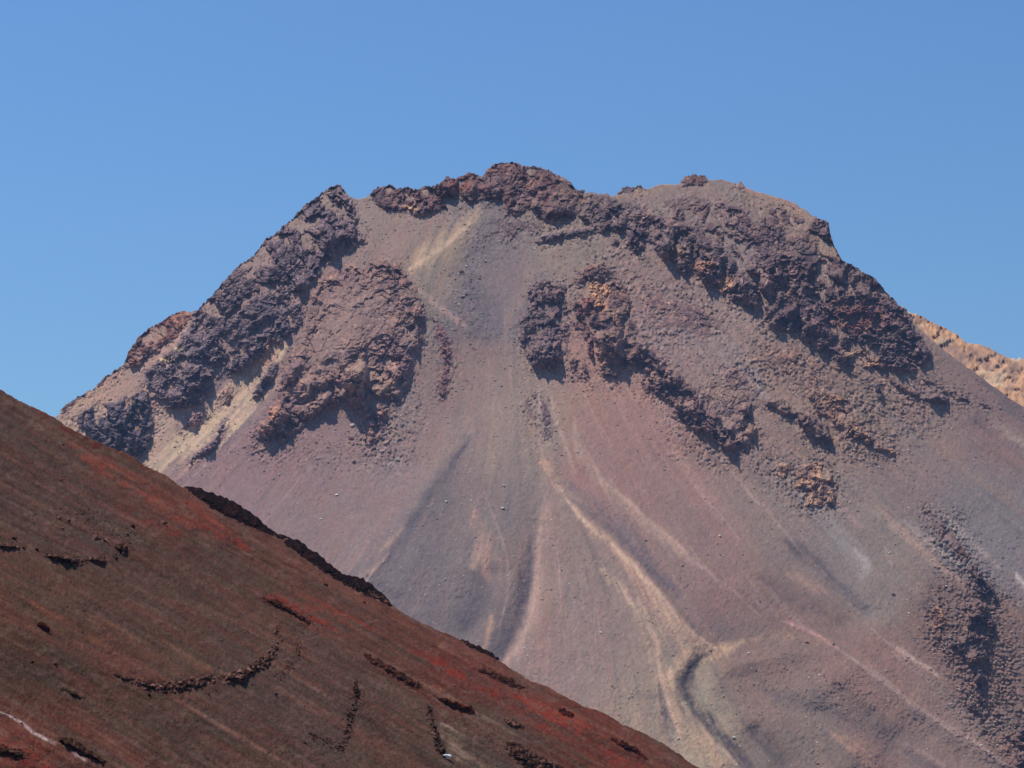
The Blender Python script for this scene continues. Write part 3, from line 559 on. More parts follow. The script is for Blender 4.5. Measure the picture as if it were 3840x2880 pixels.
outcrop('upper cliff band with deep vertical alcoves right of the summit saddle',
 [(1246,470),(1252,430),(1262,415),(1300,418),(1340,430),(1380,440),(1420,456),(1460,470),(1510,486),(1545,515),(1572,540),(1600,572),(1625,600),(1648,640),(1640,690),(1596,662),(1546,632),(1516,612),(1496,588),(1479,601),(1449,575),(1402,542),(1402,530),(1394,532),(1384,554),(1351,532),(1343,512),(1320,504),(1291,505)],
 18, (120,108,120), [([(1340,525),(1384,556),(1396,532)], 44, 38, 30), ([(1400,540),(1449,577),(1460,570)], 48, 44, 30), hol(1462,545,1496,600), hol(1505,570,1560,636), ([(1560,640),(1600,666),(1640,690)], 58, 52, 34), ([(1290,504),(1320,506),(1345,514)], 20, 20, 20),
  ([(1400,490),(1440,500),(1480,520)], 24, 24, 24), ([(1480,530),(1520,550),(1560,570)], 28, 28, 24), ([(1330,470),(1370,480),(1410,480)], 12, 14, 22), hol(1432,530,1446,570), ([(1560,590),(1600,610),(1635,640)], 28, 28, 22)], 1.1, .6, 12, (172,138,124), patches=[((1568,615), 14, 16, (194,158,134)), ((1520,575), 24, 12, (178,140,126)), ((1460,545), 16, 14, (158,132,124))], isl=.35)
outcrop('great broken crag of the right shoulder, dark above and reddish lower down',
 [(1600,572),(1640,570),(1672,545),(1690,520),(1720,500),(1745,480),(1768,450),(1800,460),(1840,540),(1900,590),(1950,650),(1972,690),(1996,730),(2016,765),(2012,792),(1985,800),(1960,806),(1920,802),(1880,800),(1850,802),(1829,802),(1782,774),(1742,744),(1699,716),(1666,713),(1634,692),(1648,640),(1625,600)],
 20, (116,102,112), [hol(1616,566,1634,624), hol(1642,612,1672,674), hol(1676,592,1698,626), hol(1736,578,1770,614), hol(1699,666,1722,708), hol(1732,700,1786,750), hol(1905,700,1950,724), hol(1852,632,1884,662), hol(1796,592,1824,622), hol(1700,560,1730,585),
  ([(1820,700),(1860,690),(1900,690)], 16, 18, 24), ([(1800,745),(1850,750),(1900,760)], 16, 18, 24), ([(1760,660),(1800,655),(1850,660)], 14, 16, 24), ([(1634,694),(1666,716),(1700,718)], 34, 34, 28), ([(1742,746),(1782,776),(1829,804)], 26, 26, 26), ([(1760,520),(1785,512),(1800,500)], 14, 16, 20), ([(1940,760),(1975,770),(2010,780)], 14, 14, 18), ([(1880,800),(1900,800),(1950,806)], 10, 10, 14), ([(1650,600),(1690,585),(1720,560)], 18, 20, 24)],
 1.2, .6, 12, (166,132,126), patches=[((1850,690), 60, 30, (140,104,106)), ((1860,765), 30, 16, (186,158,134)), ((1830,620), 30, 20, (108,98,106)), ((1880,785), 20, 10, (184,150,128)), ((1615,640), 20, 12, (160,110,110))], isl=.35, strata=[((1880,720), 110, 70, .42, 17, 11), ((1700,640), 90, 60, .3, 21, 8)])
outcrop('rough patch of low dark rocks on the upper right slope above the great crag', [(1440,470),(1470,440),(1530,432),(1590,440),(1640,460),(1700,465),(1745,470),(1770,480),(1760,520),(1720,545),(1690,570),(1640,590),(1600,570),(1560,535),(1520,500),(1470,490)], 9, (128,112,122), [([(1560,490),(1600,500),(1640,540)], 9, 10, 14)], .8, .5, 12)
outcrop('small flat tor on the right skyline summit', [(1466,402),(1476,380),(1500,370),(1524,372),(1530,392),(1518,400),(1490,402)], 6, (122,100,106), [([(1472,402),(1500,402),(1528,394)], 8, 8, 8)], .6, .4, 6)
outcrop('tiny dark rocks on the skyline saddle', [(1334,420),(1345,400),(1362,396),(1386,392),(1392,408),(1372,416),(1350,420)], 5, DARK, [], .6, .4, 6)
outcrop('dark little crag row in the middle of the right summit slope', [(1540,470),(1560,458),(1590,470),(1620,500),(1650,520),(1640,535),(1610,520),(1580,500),(1555,488)], 9, DARK, [([(1550,486),(1590,506),(1640,534)], 14, 14, 12)], .9, .5, 8)
outcrop('crumbly grey-brown rock band just under the right skyline', [(1640,440),(1690,448),(1740,470),(1770,500),(1785,530),(1770,545),(1740,520),(1700,490),(1660,465)], 7, (120,106,114), [([(1650,462),(1700,490),(1765,540)], 10, 10, 14)], 1.0, .6, 9)
outcrop('lone dark boulder heap just below the right skyline summit', [(1590,400),(1596,394),(1604,398),(1608,408),(1600,416),(1591,410)], 6, DARK, [([(1588,412),(1600,417),(1608,410)], 8, 8, 6)], .5, .3, 5)
outcrop('scatter of low rocks under the skyline left of the right summit', [(1440,440),(1470,420),(1510,425),(1550,445),(1545,462),(1510,470),(1480,466),(1450,458)], 3.5, (126,110,120), [], .7, .4, 12)
outcrop('steep dark tilted block below the foot of the great crag', [(1872,824),(1882,816),(1896,822),(1904,838),(1910,852),(1906,866),(1890,858),(1876,842)], 14, DARK, [([(1872,846),(1892,862),(1910,862)], 26, 26, 12)], .8, .3, 7)
outcrop('upper thin rock shelf trailing right from the great crag', [(1790,782),(1830,800),(1880,818),(1928,832),(1926,842),(1890,834),(1850,820),(1810,804)], 7, (112,92,100), [([(1795,792),(1850,818),(1925,842)], 11, 11, 12)], .8, .5, 7)
outcrop('middle thin rock shelf trailing right from the great crag', [(1905,806),(1950,826),(1990,848),(1985,864),(1955,852),(1920,828)], 7, (118,94,98), [([(1915,826),(1950,848),(1985,864)], 11, 11, 12)], .8, .5, 7)
outcrop('dark undercut outcrop near the right edge with reddish ground above it', [(1984,858),(2005,850),(2035,850),(2048,858),(2050,876),(2030,878),(2005,872)], 10, DARK, [([(1986,868),(2015,878),(2050,878)], 24, 24, 14)], .9, .4, 7)
outcrop('outermost long rock shelf falling towards the right edge', [(1968,800),(2010,820),(2060,842),(2110,864),(2145,878),(2135,882),(2100,872),(2060,862),(2015,836),(1975,812)], 7, (118,100,104), [([(1975,812),(2020,840),(2065,864)], 12, 12, 12), ([(2060,862),(2100,874),(2140,884)], 8, 8, 8)], .8, .5, 7)
outcrop('dark boulder ridge below the right scree, left of the orange boulders', [(1636,876),(1660,857),(1694,860),(1712,885),(1740,890),(1762,902),(1785,915),(1803,945),(1790,967),(1765,955),(1742,944),(1712,912),(1680,895)], 13, (116,102,110), [([(1636,878),(1690,902),(1715,914)], 26, 24, 20), ([(1710,912),(1745,944),(1792,968)], 28, 26, 20)], 1.0, .6, 10)
outcrop('tumbled orange-brown boulder field right of centre', [(1740,850),(1770,840),(1806,850),(1836,862),(1846,900),(1868,928),(1900,948),(1938,972),(1934,988),(1898,978),(1852,964),(1820,950),(1802,930),(1785,905),(1760,895)], 9, (150,120,114), [([(1790,920),(1830,945),(1880,968)], 22, 22, 16), ([(1880,966),(1905,980),(1935,986)], 15, 15, 12), ([(1800,885),(1820,892),(1846,890)], 13, 13, 12)], 1.0, .8, 10, (204,160,126))
outcrop('pale orange rubble heap alone on the smooth right slope', [(1668,1008),(1684,998),(1728,998),(1771,994),(1806,1022),(1810,1046),(1806,1070),(1806,1096),(1780,1090),(1740,1106),(1732,1090),(1742,1066),(1718,1056),(1688,1040)], 7, (168,136,126), [([(1715,1052),(1745,1062),(1775,1058)], 13, 12, 10), ([(1740,1040),(1780,1046),(1808,1044)], 13, 13, 10), ([(1774,1086),(1790,1098),(1806,1094)], 9, 9, 8)], .75, .9, 9, (214,170,138))
outcrop('uppermost dark rock teeth on the lower right spur', [(2086,1222),(2106,1210),(2122,1236),(2144,1262),(2164,1296),(2170,1310),(2152,1308),(2132,1294),(2112,1292),(2102,1262)], 8, (98,90,100), [([(2100,1290),(2135,1300),(2168,1312)], 8, 12, 12), ([(2090,1250),(2115,1262),(2140,1265)], 13, 14, 12)], 1.0, .5, 8)
outcrop('largest dark crag on the lower right spur with a shadowed cleft', [(2090,1302),(2120,1290),(2136,1310),(2138,1334),(2162,1340),(2152,1372),(2132,1400),(2146,1412),(2126,1432),(2092,1438),(2074,1412),(2044,1396),(2060,1370),(2088,1352)], 11, (112,100,106), [hol(2100,1314,2126,1334,.8), ([(2046,1396),(2090,1440),(2128,1434)], 13, 16, 14), ([(2090,1380),(2120,1388),(2150,1375)], 11, 12, 12)], 1.15, .6, 9, (164,124,112))
outcrop('orange-tinged rocks left of the largest crag on the lower right spur', [(2008,1312),(2024,1302),(2040,1318),(2048,1340),(2044,1366),(2030,1384),(2016,1380),(2012,1350)], 5, (146,112,108), [], .8, .9, 8, (206,158,122))
outcrop('dark rocks below the largest crag on the lower right spur', [(2096,1446),(2118,1440),(2130,1460),(2128,1490),(2136,1512),(2126,1530),(2104,1516),(2108,1480)], 12, (98,88,98), [([(2104,1514),(2118,1528),(2130,1526)], 12, 14, 12), ([(2100,1474),(2116,1480),(2130,1478)], 12, 12, 12)], 1.0, .5, 8)
outcrop('lowest dark rocks on the lower right spur beside a small white streak', [(2086,1518),(2100,1512),(2112,1520),(2126,1540),(2130,1556),(2112,1548),(2092,1534)], 6, (96,90,96), [([(2090,1534),(2112,1550),(2130,1556)], 9, 9, 8)], .8, .4, 7)
outcrop('dark rocks in the bottom right corner', [(2182,1600),(2200,1570),(2240,1560),(2300,1620),(2330,1720),(2250,1740),(2210,1700),(2190,1650)], 12, (104,90,98), [([(2184,1650),(2210,1672),(2240,1676)], 28, 28, 20), ([(2186,1610),(2205,1618),(2230,1615)], 12, 12, 14)], 1.0, .6, 9)
outcrop('stony red-brown strip above the rock teeth of the lower right spur', [(1990,1100),(2006,1098),(2040,1130),(2080,1170),(2100,1205),(2086,1222),(2060,1200),(2030,1170),(2004,1130)], 3.5, (126,104,108), [], .75, .5, 9)
outcrop('stony knoll at the head of the right hand scree below the cliff band', [(1640,745),(1680,730),(1720,745),(1780,790),(1800,830),(1785,850),(1740,842),(1700,820),(1660,790),(1630,770)], 4, (152,126,122), [], .75, .7, 14, (192,154,130))
outcrop('band of low knobbly stones on the slope between the hooded outcrop and the cliff band', [(1380,660),(1400,625),(1450,640),(1520,665),(1570,690),(1560,720),(1500,725),(1450,715),(1400,700)], 3.5, (146,122,126), [([(1420,655),(1480,672),(1540,690)], 7, 8, 12)], .75, .6, 16, (176,144,130))
outcrop('stony shoulder of grey blocks beside the tail of the hooded outcrop', [(1560,800),(1590,790),(1620,815),(1640,845),(1625,862),(1600,872),(1578,900),(1545,880),(1520,850),(1530,820)], 4, (146,124,126), [], .8, .7, 12, (184,152,130))
outcrop('sparse rocks strewn at the top of the grey chute under the summit', [(1095,475),(1125,470),(1160,475),(1190,490),(1160,500),(1120,500),(1090,510),(1082,490)], 3, (128,116,126), [], .6, .4, 10)

def out_relief(o, u, v):
    sd = polysd(u+3.5*vn(u/8, v/8, 201)+2*vn(u/3.5, v/3.5, 203), v+3.5*vn(u/8, v/8, 202), o['poly'])
    pp = np.array(o['poly'], float); big = sm(30, 140, min(np.ptp(pp[:, 0]), np.ptp(pp[:, 1])))
    rag = fbm(u/30, v/24, 205, 4)*(.55 if o['isl'] < .2 else 1)
    sd = np.minimum(sd, sd+(7+13*big)*rag+2*big)
    F = np.zeros(u.shape)
    for pts, h, wd, up in o['ledges']: ledge(u, v, F, pts, h, wd, up)
    ax, ay = o['asp']
    wx = u+7*vn(u/22, v/22, 211)+3*vn(u/8, v/8, 213); wy = v+7*vn(u/22, v/22, 212)+3*vn(u/8, v/8, 214)
    c0, i0, e0 = cells(wx/60, wy/70, 220); c1, i1, e1 = cells(wx/27, wy/25, 230, .9); c2, i2, e2 = cells(wx/12.5, wy/12, 240, 1.15)
    c3, i3, e3 = lumps(u/7.2+.25*c2, v/6.8, 250); c4, i4, e4 = lumps(u/4, v/3.8, 260)
    m = sm(0, o['edge'], sd)
    am = .4+.6*sm(-.4, .3, fbm(u/60, v/60, 218, 3))
    qt = np.zeros(u.shape)
    for (cx, cy), rx, ry in o['calm']:
        qt = np.maximum(qt, np.exp(-(((u-cx)/rx)**2+((v-cy)/ry)**2)**2))
    qt = np.maximum(qt, big*sm(.12, .34, fbm(u/38, v/30, 207, 3))*o['isl'])
    rg = 1-np.abs(fbm((wx+.5*wy)/46, (wy-.3*wx)/90, 215, 3))*2.6; rg2 = 1-np.abs(fbm(wx/26, wy/30, 225, 3))*2.4
    rdg = (9*rg*big+5*rg2)*o['rough']*(1-.5*qt)*min(1, o['cap']/12)
    kc = min(1, .3+o['cap']/15)
    f1, _, _ = cells((wx+.3*wy)/17, (wy-.2*wx)/22, 235, 1.1)
    n = (5.5*f1*kc*am+8.0*c0*min(1, o['cap']/14)+7.0*c1*min(1, o['cap']/11))*(1-.75*qt)+(5.5*c2*am*kc+4.6*c3*(.5+.5*am)*kc+1.9*c4)*(1-.68*qt)
    st = np.zeros(u.shape)
    for (cx, cy), rx, ry, sl, per, am2 in o['strata']:
        ph = (v-sl*u)/per+1.1*fbm(u/45, v/45, 285, 3)
        st += am2*(ph-np.floor(ph))*np.exp(-(((u-cx)/rx)**2+((v-cy)/ry)**2)**2)*(.5+.5*sm(-.3, .3, vn(u/18, v/9, 287)))
    n = n-0*st
    pit = sm(.16, .34, fbm(wx/27, wy/23, 229, 3))*(1-qt)
    n = n*o['rough']+rdg-st-(15*big+3)*pit*o['rough']
    rel = .38*o['cap']*(1-(1-m)**2)+.74*F*m+n*m-2.5*(1-sm(0, 4, sd))
    return rel, sd, (i1, i2, i3, m, qt)
def out_colour(o, u, v, aux):
    i1, i2, i3, m = aux[:4]
    base = albM(np.array(o['col'])*np.array([.97, .96, .98]))*.82; warm = albM(np.array(o['warm'])*np.array([.96, 1.0, 1.04]))*.95
    k = np.clip(.5*(.5*i1+.6*i2+.5*i3)+.22*o['var'], 0, 1)*o['var']
    C3 = base[None]*(1-k[:, None])+warm[None]*k[:, None]
    cool = np.clip(-.6*i2-.35*i1-.1, 0, 1)[:, None]*.5
    C3 = C3*(1-cool)+albM((108,104,120))[None]*cool
    C3 *= (1+.28*i3+.2*vn(u/3, v/3, 271)+.1*vn(u/70, v/70, 273)+1.3*sm(.6, .9, vn(u/4.2, v/3.8, 275))*(.5+.5*i2))[:, None]
    for (cx, cy), rx, ry, c in o['patches']:
        q = ((u-cx)/rx)**2+((v-cy)/ry)**2
        a = np.clip(np.exp(-q**1.5)*(1.0+.3*i3), 0, 1)[:, None]
        C3 = C3*(1-a)+albM(c)[None]*(a*(1+.18*i3[:, None]))
    e = np.maximum((1-sm(0, 8, aux[5]))*.8, aux[4]*.85)[:, None]
    C3 = C3*(1-e)+colM(u, v)*e
    return np.clip(C3, .03, .75)
def build_outcrop(o, st=1.05):
    p = np.array(o['poly'], float)
    us = np.arange(p[:, 0].min()-6, p[:, 0].max()+6, st)
    vb = p[:, 1].max()+6; vt = p[:, 1].min()-6
    sky = skyM(us)-1.5-4.8*np.abs(vn(us/8, us*0, 281))-1.6*vn(us/3, us*0, 283)
    top = np.maximum(vt, sky); onsky = sky >= vt
    nrow = int((vb-top.min())/st)+2
    s = np.linspace(0, 1, nrow)
    U = np.repeat(us[None], nrow, 0); V = vb+(top[None]-vb)*s[:, None]
    u, v = U.ravel(), V.ravel()
    rel, sd, aux = out_relief(o, u, v)
    vg = np.maximum(v, mtn_sky(u))
    t = baseM(u, v)-macro(u, v)-scree_detail(u, v)-rel
    co = (CAM[None]+rays(u, v)*t[:, None]).reshape(nrow, len(us), 3)
    tint = out_colour(o, u, v, aux+(sd,)).reshape(nrow, len(us), 3)
    sd = sd.reshape(nrow, len(us))
    crest = co[-1]
    rows = [co]; tr = [tint]; sr = [sd]
    for b, d in ((2.5, .2), (8, 2.5), (18, 10), (30, 30)):
        q = crest.copy(); q[:, 1] += b; q[:, 2] -= d; rows.append(q[None]); tr.append(tint[-1:]); sr.append(np.where(onsky, sd[-1], -9)[None])
    co = np.concatenate(rows); tint = np.concatenate(tr); sd = np.concatenate(sr); nr, nu = sd.shape
    keep = (np.maximum(np.maximum(sd[:-1, :-1], sd[1:, :-1]), np.maximum(sd[:-1, 1:], sd[1:, 1:])) > 0)
    idx = np.arange(nr*nu).reshape(nr, nu)
    f = np.stack([idx[:-1, :-1], idx[:-1, 1:], idx[1:, 1:], idx[1:, :-1]], -1)[keep]
    used = np.unique(f); mp = np.zeros(nr*nu, np.int64); mp[used] = np.arange(len(used))
    cc = co.reshape(-1, 3)[used]
    org = cc.mean(0)
    ob = mesh_from('rock_outcrop', cc, mp[f], tint.reshape(-1, 3)[used], M_CRAG, False, None, org)
    tag(ob, o['label'], 'rock outcrop', o['group'])
usM = np.concatenate([np.linspace(-1700, -301, 90), np.arange(-300, 2520, 2.0), np.linspace(2523, 4200, 110)])
mountain = slope('mountain', usM, 1990, mtn_sky, 700, baseM, reliefM, colM, [3, 10, 30, 90, 260, 700, 1300], .62, M_SCREE, 700)
tag(mountain, kind='structure')

for o in OUT: build_outcrop(o)

# ------------------------------------------------------------------ near cinder slope
NF = np.array([.50, -.24, .83]); NF /= np.linalg.norm(NF)
P0F = rays(np.array([700.]), np.array([1400.]))[0]*640
def baseF(u, v):
    d = rays(u, v); t = NF.dot(P0F)/(d @ NF)
    c = np.clip(1-(v-skyF(u))/70, 0, 1.3)
    return t+22*c**2.2
FL = [([(0,1250),(200,1330),(420,1420)], -1.2, 60, 60), ([(100,1380),(400,1530),(700,1680)], -1.6, 50, 60), ([(300,1180),(600,1320),(900,1480),(1200,1660)], 1.0, 60, 60),
      ([(500,1200),(800,1370),(1100,1520),(1400,1660)], .8, 40, 50), ([(0,1560),(200,1660)], 1.2, 40, 40), ([(0,1450),(260,1600),(400,1700)], -1.4, 40, 40)]
def smoothF(u, v):
    F = 1.0*fbm(u/160, v/160, 411, 3)
    for p, a, l, r in FL: ridge(u, v, F, p, a*1.0, l, r, .2)
    return F
def reliefF(u, v):
    s1, s2 = STF.get(1, u, v), STF.get(2, u, v)
    c1, _, _ = cells(u/6, v/5, 420); c2, _, _ = cells(u/3.6, v/3.2, 430)
    mod = .5+.5*sm(-.3, .4, fbm(u/60, v/60, 433, 3))
    return smoothF(u, v)+.03*s1+.06*s2+(.22*c1+.17*c2)*mod+.55*fbm(u/40, v/22, 435, 4)
SAMPF = [(0,900,(88,70,62)),(60,1000,(88,72,62)),(150,1080,(94,78,68)),(250,1120,(96,78,68)),(330,1050,(112,70,58)),(100,1150,(92,76,66)),(200,1300,(94,74,62)),(50,1250,(108,74,58)),
 (120,1330,(120,82,62)),(400,1200,(106,72,60)),(350,1330,(98,80,68)),(300,1400,(116,84,66)),(500,1380,(96,80,68)),(430,1250,(88,70,60)),(600,1250,(116,76,62)),(550,1300,(100,74,60)),(250,1450,(120,74,62)),(400,1440,(114,78,62)),
 (100,1450,(76,64,52)),(300,1530,(76,62,54)),(150,1540,(96,60,50)),(50,1600,(112,56,46)),(250,1600,(104,68,56)),(500,1520,(92,76,66)),(600,1500,(96,80,70)),(560,1600,(100,74,62)),(700,1560,(98,82,72)),(700,1450,(98,80,70)),
 (850,1400,(112,66,54)),(800,1500,(96,72,62)),(900,1460,(112,66,54)),(1000,1480,(130,62,52)),(950,1420,(124,74,62)),(1000,1600,(104,92,78)),(1100,1560,(112,92,80)),(1200,1600,(118,62,50)),(1200,1540,(138,64,52)),(1300,1600,(132,66,54)),(1400,1640,(124,70,58)),
 (750,1330,(120,80,64)),(1100,1650,(96,84,70)),(860,1620,(100,76,62))]
STROKF = [
 ([(60,870),(130,915),(200,960),(260,990),(320,1020)], 9, (92,34,26), .8),
 ([(150,960),(220,1000),(300,1050),(400,1120),(480,1160)], 14, (140,66,54), .5),
 ([(180,990),(260,1040),(330,1080)], 10, (144,68,54), .5),
 ([(250,1090),(310,1120),(360,1145),(390,1155)], 9, (134,54,46), .6),
 ([(400,1080),(450,1120),(520,1170)], 10, (140,62,50), .5),
 ([(460,1150),(500,1170),(540,1185)], 9, (134,48,42), .6),
 ([(560,1280),(620,1300),(680,1330),(760,1370)], 16, (138,50,44), .7),
 ([(640,1290),(720,1320),(800,1360)], 10, (150,56,46), .5),
 ([(880,1390),(950,1430),(1040,1480),(1120,1530),(1240,1590)], 18, (136,52,44), .7),
 ([(920,1470),(960,1485)], 9, (150,48,38), .6),
 ([(1100,1500),(1160,1530),(1230,1560),(1320,1600)], 14, (150,58,46), .6),
 ([(1250,1600),(1330,1640),(1400,1670)], 14, (150,54,44), .6),
 ([(700,1440),(800,1480),(900,1530),(1000,1580)], 14, (110,98,84), .4),
 ([(830,1430),(900,1470),(980,1500)], 10, (128,106,86), .5),
 ([(930,1500),(1000,1540),(1080,1570),(1160,1600)], 10, (120,108,92), .5),
 ([(200,1330),(320,1390),(440,1440),(520,1470)], 16, (124,86,64), .5),
 ([(0,1290),(120,1330),(240,1390)], 14, (130,86,62), .5),
 ([(30,1390),(150,1440),(300,1510),(420,1570),(560,1640)], 18, (62,52,44), .6),
 ([(0,1350),(100,1400),(180,1450)], 14, (60,48,40), .5),
 ([(150,1560),(260,1610),(340,1680)], 14, (110,70,58), .5),
 ([(0,1600),(60,1630),(120,1680)], 26, (130,56,48), .6),
 ([(0,1500),(100,1550),(200,1610)], 14, (104,62,52), .5),
 ([(958,1545),(975,1590),(1000,1640),(1030,1690)], 18, (150,130,108), .8),
 ([(1000,1580),(1040,1620),(1080,1670)], 10, (128,112,94), .6),
 ([(280,1190),(340,1230),(400,1260)], 16, (70,60,52), .45),
 ([(120,1225),(200,1250),(260,1290)], 14, (66,56,48), .45),
 ([(0,1538),(20,1546),(50,1564),(73,1583),(133,1613),(200,1654),(260,1700)], 3.2, (214,192,180), 1),
 ([(340,1490),(420,1530),(500,1580),(600,1640)], 5, (150,112,92), .5),
 ([(1150,1590),(1250,1640),(1330,1690)], 9, (96,76,62), .5),
]
def runsF():
    r = np.random.RandomState(37); out = []
    for k in range(260):
        x = r.uniform(-100, 1450); y = r.uniform(880, 1700)
        if y < skyF(x)+25: continue
        pts = [(x, y)]
        for _ in range(r.randint(3, 14)):
            xi = int(np.clip((x-STF.u0)/STF.st, 0, STF.nu-1)); yi = int(np.clip((y-STF.v0)/STF.st, 0, STF.nv-1))
            x += 15*STF.dx[yi, xi]; y += 15*STF.dy[yi, xi]+r.normal()*.9; pts.append((x, y))
        c = [(52,42,38),(60,48,42),(124,104,92),(112,62,52),(48,38,34),(96,82,74)][r.randint(6)]
        out.append((pts, r.uniform(1.8, 3.4) if r.rand() < .7 else r.uniform(4, 10), c, r.uniform(.25, .6)))
    return out
RUNSF = runsF()
def colF(u, v):
    C3 = idw(u, v, [(x, y, tuple(.52*np.array(c)+.48*np.array((88,71,64)))) for x, y, c in SAMPF], 70, albF)
    paint(u, v, C3, RUNSF, albF, 360, .8, STF)
    paint(u, v, C3, STROKF, albF, 340, .8, STF)
    s0, s1, s2 = STF.get(0, u, v), STF.get(1, u, v), STF.get(2, u, v)
    k = sm(.2, 1.6, s2)[:, None]*.4; C3 = C3*(1-k*.75)+albF((112,70,60))[None]*k*.75
    k = sm(.2, 1.6, -s2)[:, None]*.5; C3 = C3*(1-k)+albF((92,82,70))[None]*k
    k = sm(.4, 1.8, s1)[:, None]*.35; C3 = C3*(1-k)+albF((112,86,70))[None]*k
    r = np.random.RandomState(4).rand(u.size)-.5
    t1 = sm(.25, .6, fbm(u/26, v/11, 461, 3))[:, None]*.35; C3 = C3*(1-t1)+albF((62,46,40))[None]*t1
    t2 = sm(.18, .5, fbm(u/16+4, v/9, 463, 3))[:, None]*.3; C3 = C3*(1-t2)+albF((120,100,88))[None]*t2
    C3 *= 1+.07*np.random.RandomState(19).normal(size=C3.shape)
    sp = (1+.09*s0+.06*s1+.02*s2)*(1+.36*r)*(1+.18*vn(u/4, v/4, 457))*(1+.12*fbm(u/30, v/20, 458, 3))
    C3 = C3*sp[:, None]
    return np.clip(C3, .008, .7)
usF = np.arange(-480, 1960, 2.2)
cinder = slope('cinder_slope', usF, 1960, lambda u: skyF(u)+1.6*vn(u/14, u*0, 470)+1.0*vn(u/5, u*0, 471)+3.4*vn(u/52, u*0, 472)+1.5*np.abs(vn(u/8, u*0, 473)), 420, baseF, reliefF, colF, [.6, 2, 6, 20, 60, 160], .62, M_CINDER, 90)
tag(cinder, kind='structure')

# rocky ledges on the near slope
FOUT = []
def fledge(label, poly, cap, col, ledges=(), rough=1.0, warm=(130,96,82), edge=7): FOUT.append(dict(label=label, poly=poly, cap=cap, col=col, ledges=ledges, rough=rough, warm=warm, edge=edge))
BLK = (58,46,42); RBK = (74,46,40)
fledge('long black lava rib along the upper edge of the cinder slope against the mountain', [(398,1052),(412,1045),(433,1046),(467,1060),(500,1072),(530,1090),(556,1108),(575,1126),(592,1143),(594,1164),(570,1152),(545,1140),(500,1120),(455,1098),(420,1070)], 2.2, (36,26,27), [([(410,1068),(455,1098),(500,1120),(560,1148)], 3.0, 14, 14)], 1.0, (58,42,42))  # dark lava, colour taken near black for the shade on its visible face
fledge('lower black lava rib continuing down the skyline of the cinder slope', [(584,1150),(600,1144),(617,1150),(650,1162),(672,1180),(700,1196),(716,1212),(740,1228),(766,1240),(788,1244),(815,1262),(836,1280),(852,1304),(842,1310),(815,1297),(790,1286),(745,1264),(700,1236),(660,1206),(620,1180)], 2.0, (36,26,27), [([(610,1176),(660,1206),(700,1236),(745,1262),(800,1290)], 2.6, 12, 12)], 1.0, (58,42,42))  # same near-black rock colour, shade of the visible face included
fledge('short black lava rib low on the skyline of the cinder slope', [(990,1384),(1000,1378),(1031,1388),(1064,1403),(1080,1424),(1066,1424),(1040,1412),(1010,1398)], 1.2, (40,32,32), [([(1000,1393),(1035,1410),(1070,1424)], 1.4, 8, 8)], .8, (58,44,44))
fledge('dark undercut ledge at the left end of the upper rock arc', [(-30,1172),(0,1170),(40,1176),(62,1186),(40,1192),(10,1188),(-30,1186)], .7, BLK, [([(-30,1184),(10,1188),(55,1190)], 2.0, 11, 8)], .8)
fledge('black undercut ledge in the middle of the upper rock arc', [(88,1196),(112,1192),(140,1196),(165,1202),(184,1204),(180,1226),(165,1222),(140,1216),(112,1210)], 1.4, BLK, [([(92,1204),(125,1216),(178,1226)], 3.0, 15, 10)], .9, (120,92,80))
fledge('ragged ledge following the middle one in the upper rock arc', [(182,1206),(205,1200),(230,1204),(238,1214),(230,1220),(205,1218),(190,1216)], 1.1, BLK, [([(186,1216),(210,1220),(236,1220)], 2.2, 12, 8)], .9, (130,100,88))
fledge('blocky black outcrop at the right tip of the upper rock arc', [(246,1180),(256,1172),(272,1168),(278,1180),(280,1196),(266,1194),(250,1190)], 1.6, BLK, [([(246,1192),(262,1197),(280,1197)], 3.4, 20, 10)], .8)
fledge('thin pale-topped ledge above the upper rock arc', [(190,1162),(205,1156),(225,1158),(240,1168),(258,1174),(250,1180),(225,1172),(208,1168)], .9, (84,68,60), [([(192,1166),(220,1172),(250,1181)], 1.1, 8, 8)], .7, (150,120,104))
fledge('long dark gash of rock left of the bright red patch', [(560,1288),(590,1292),(625,1308),(655,1328),(680,1346),(665,1348),(630,1332),(595,1314),(565,1300)], 1.1, (62,40,34), [([(564,1296),(600,1314),(640,1336),(672,1350)], 1.7, 10, 10)], .9, (98,66,56))
fledge('broken reddish ledges crossing the slope below the dark gash', [(786,1414),(815,1420),(850,1440),(885,1462),(915,1484),(905,1494),(875,1480),(840,1460),(810,1440),(788,1424)], .9, (60,42,38), [([(795,1428),(840,1456),(875,1478),(910,1492)], 1.3, 10, 9)], 1.0, (98,64,54))
fledge('black overhang under a red bank near the cream gully', [(934,1500),(965,1506),(1000,1518),(1026,1530),(1028,1544),(1005,1542),(975,1532),(945,1514)], 1.7, (50,36,32), [([(938,1510),(975,1532),(1026,1546)], 2.8, 16, 12)], .9, (120,60,48))
fledge('red-black rocks on the bright red band near the slope edge', [(1010,1434),(1040,1440),(1070,1452),(1100,1464),(1128,1480),(1148,1492),(1120,1490),(1085,1478),(1050,1462),(1020,1444)], 1.0, (54,38,34), [([(1030,1452),(1085,1478),(1140,1494)], 1.5, 12, 9)], 1.0, (104,68,58))
fledge('small black notch of rock in the red band', [(1204,1528),(1222,1530),(1246,1544),(1234,1550),(1214,1544)], 1.1, (48,32,30), [([(1206,1538),(1225,1548),(1244,1550)], 1.6, 11, 8)], .7, (100,50,42))
fledge('lowest black overhang in the red band towards the corner', [(1316,1592),(1345,1600),(1370,1610),(1396,1630),(1402,1642),(1380,1638),(1350,1620),(1325,1604)], 1.4, (48,32,30), [([(1325,1606),(1360,1628),(1400,1642)], 2.2, 14, 9)], .8, (100,54,44))
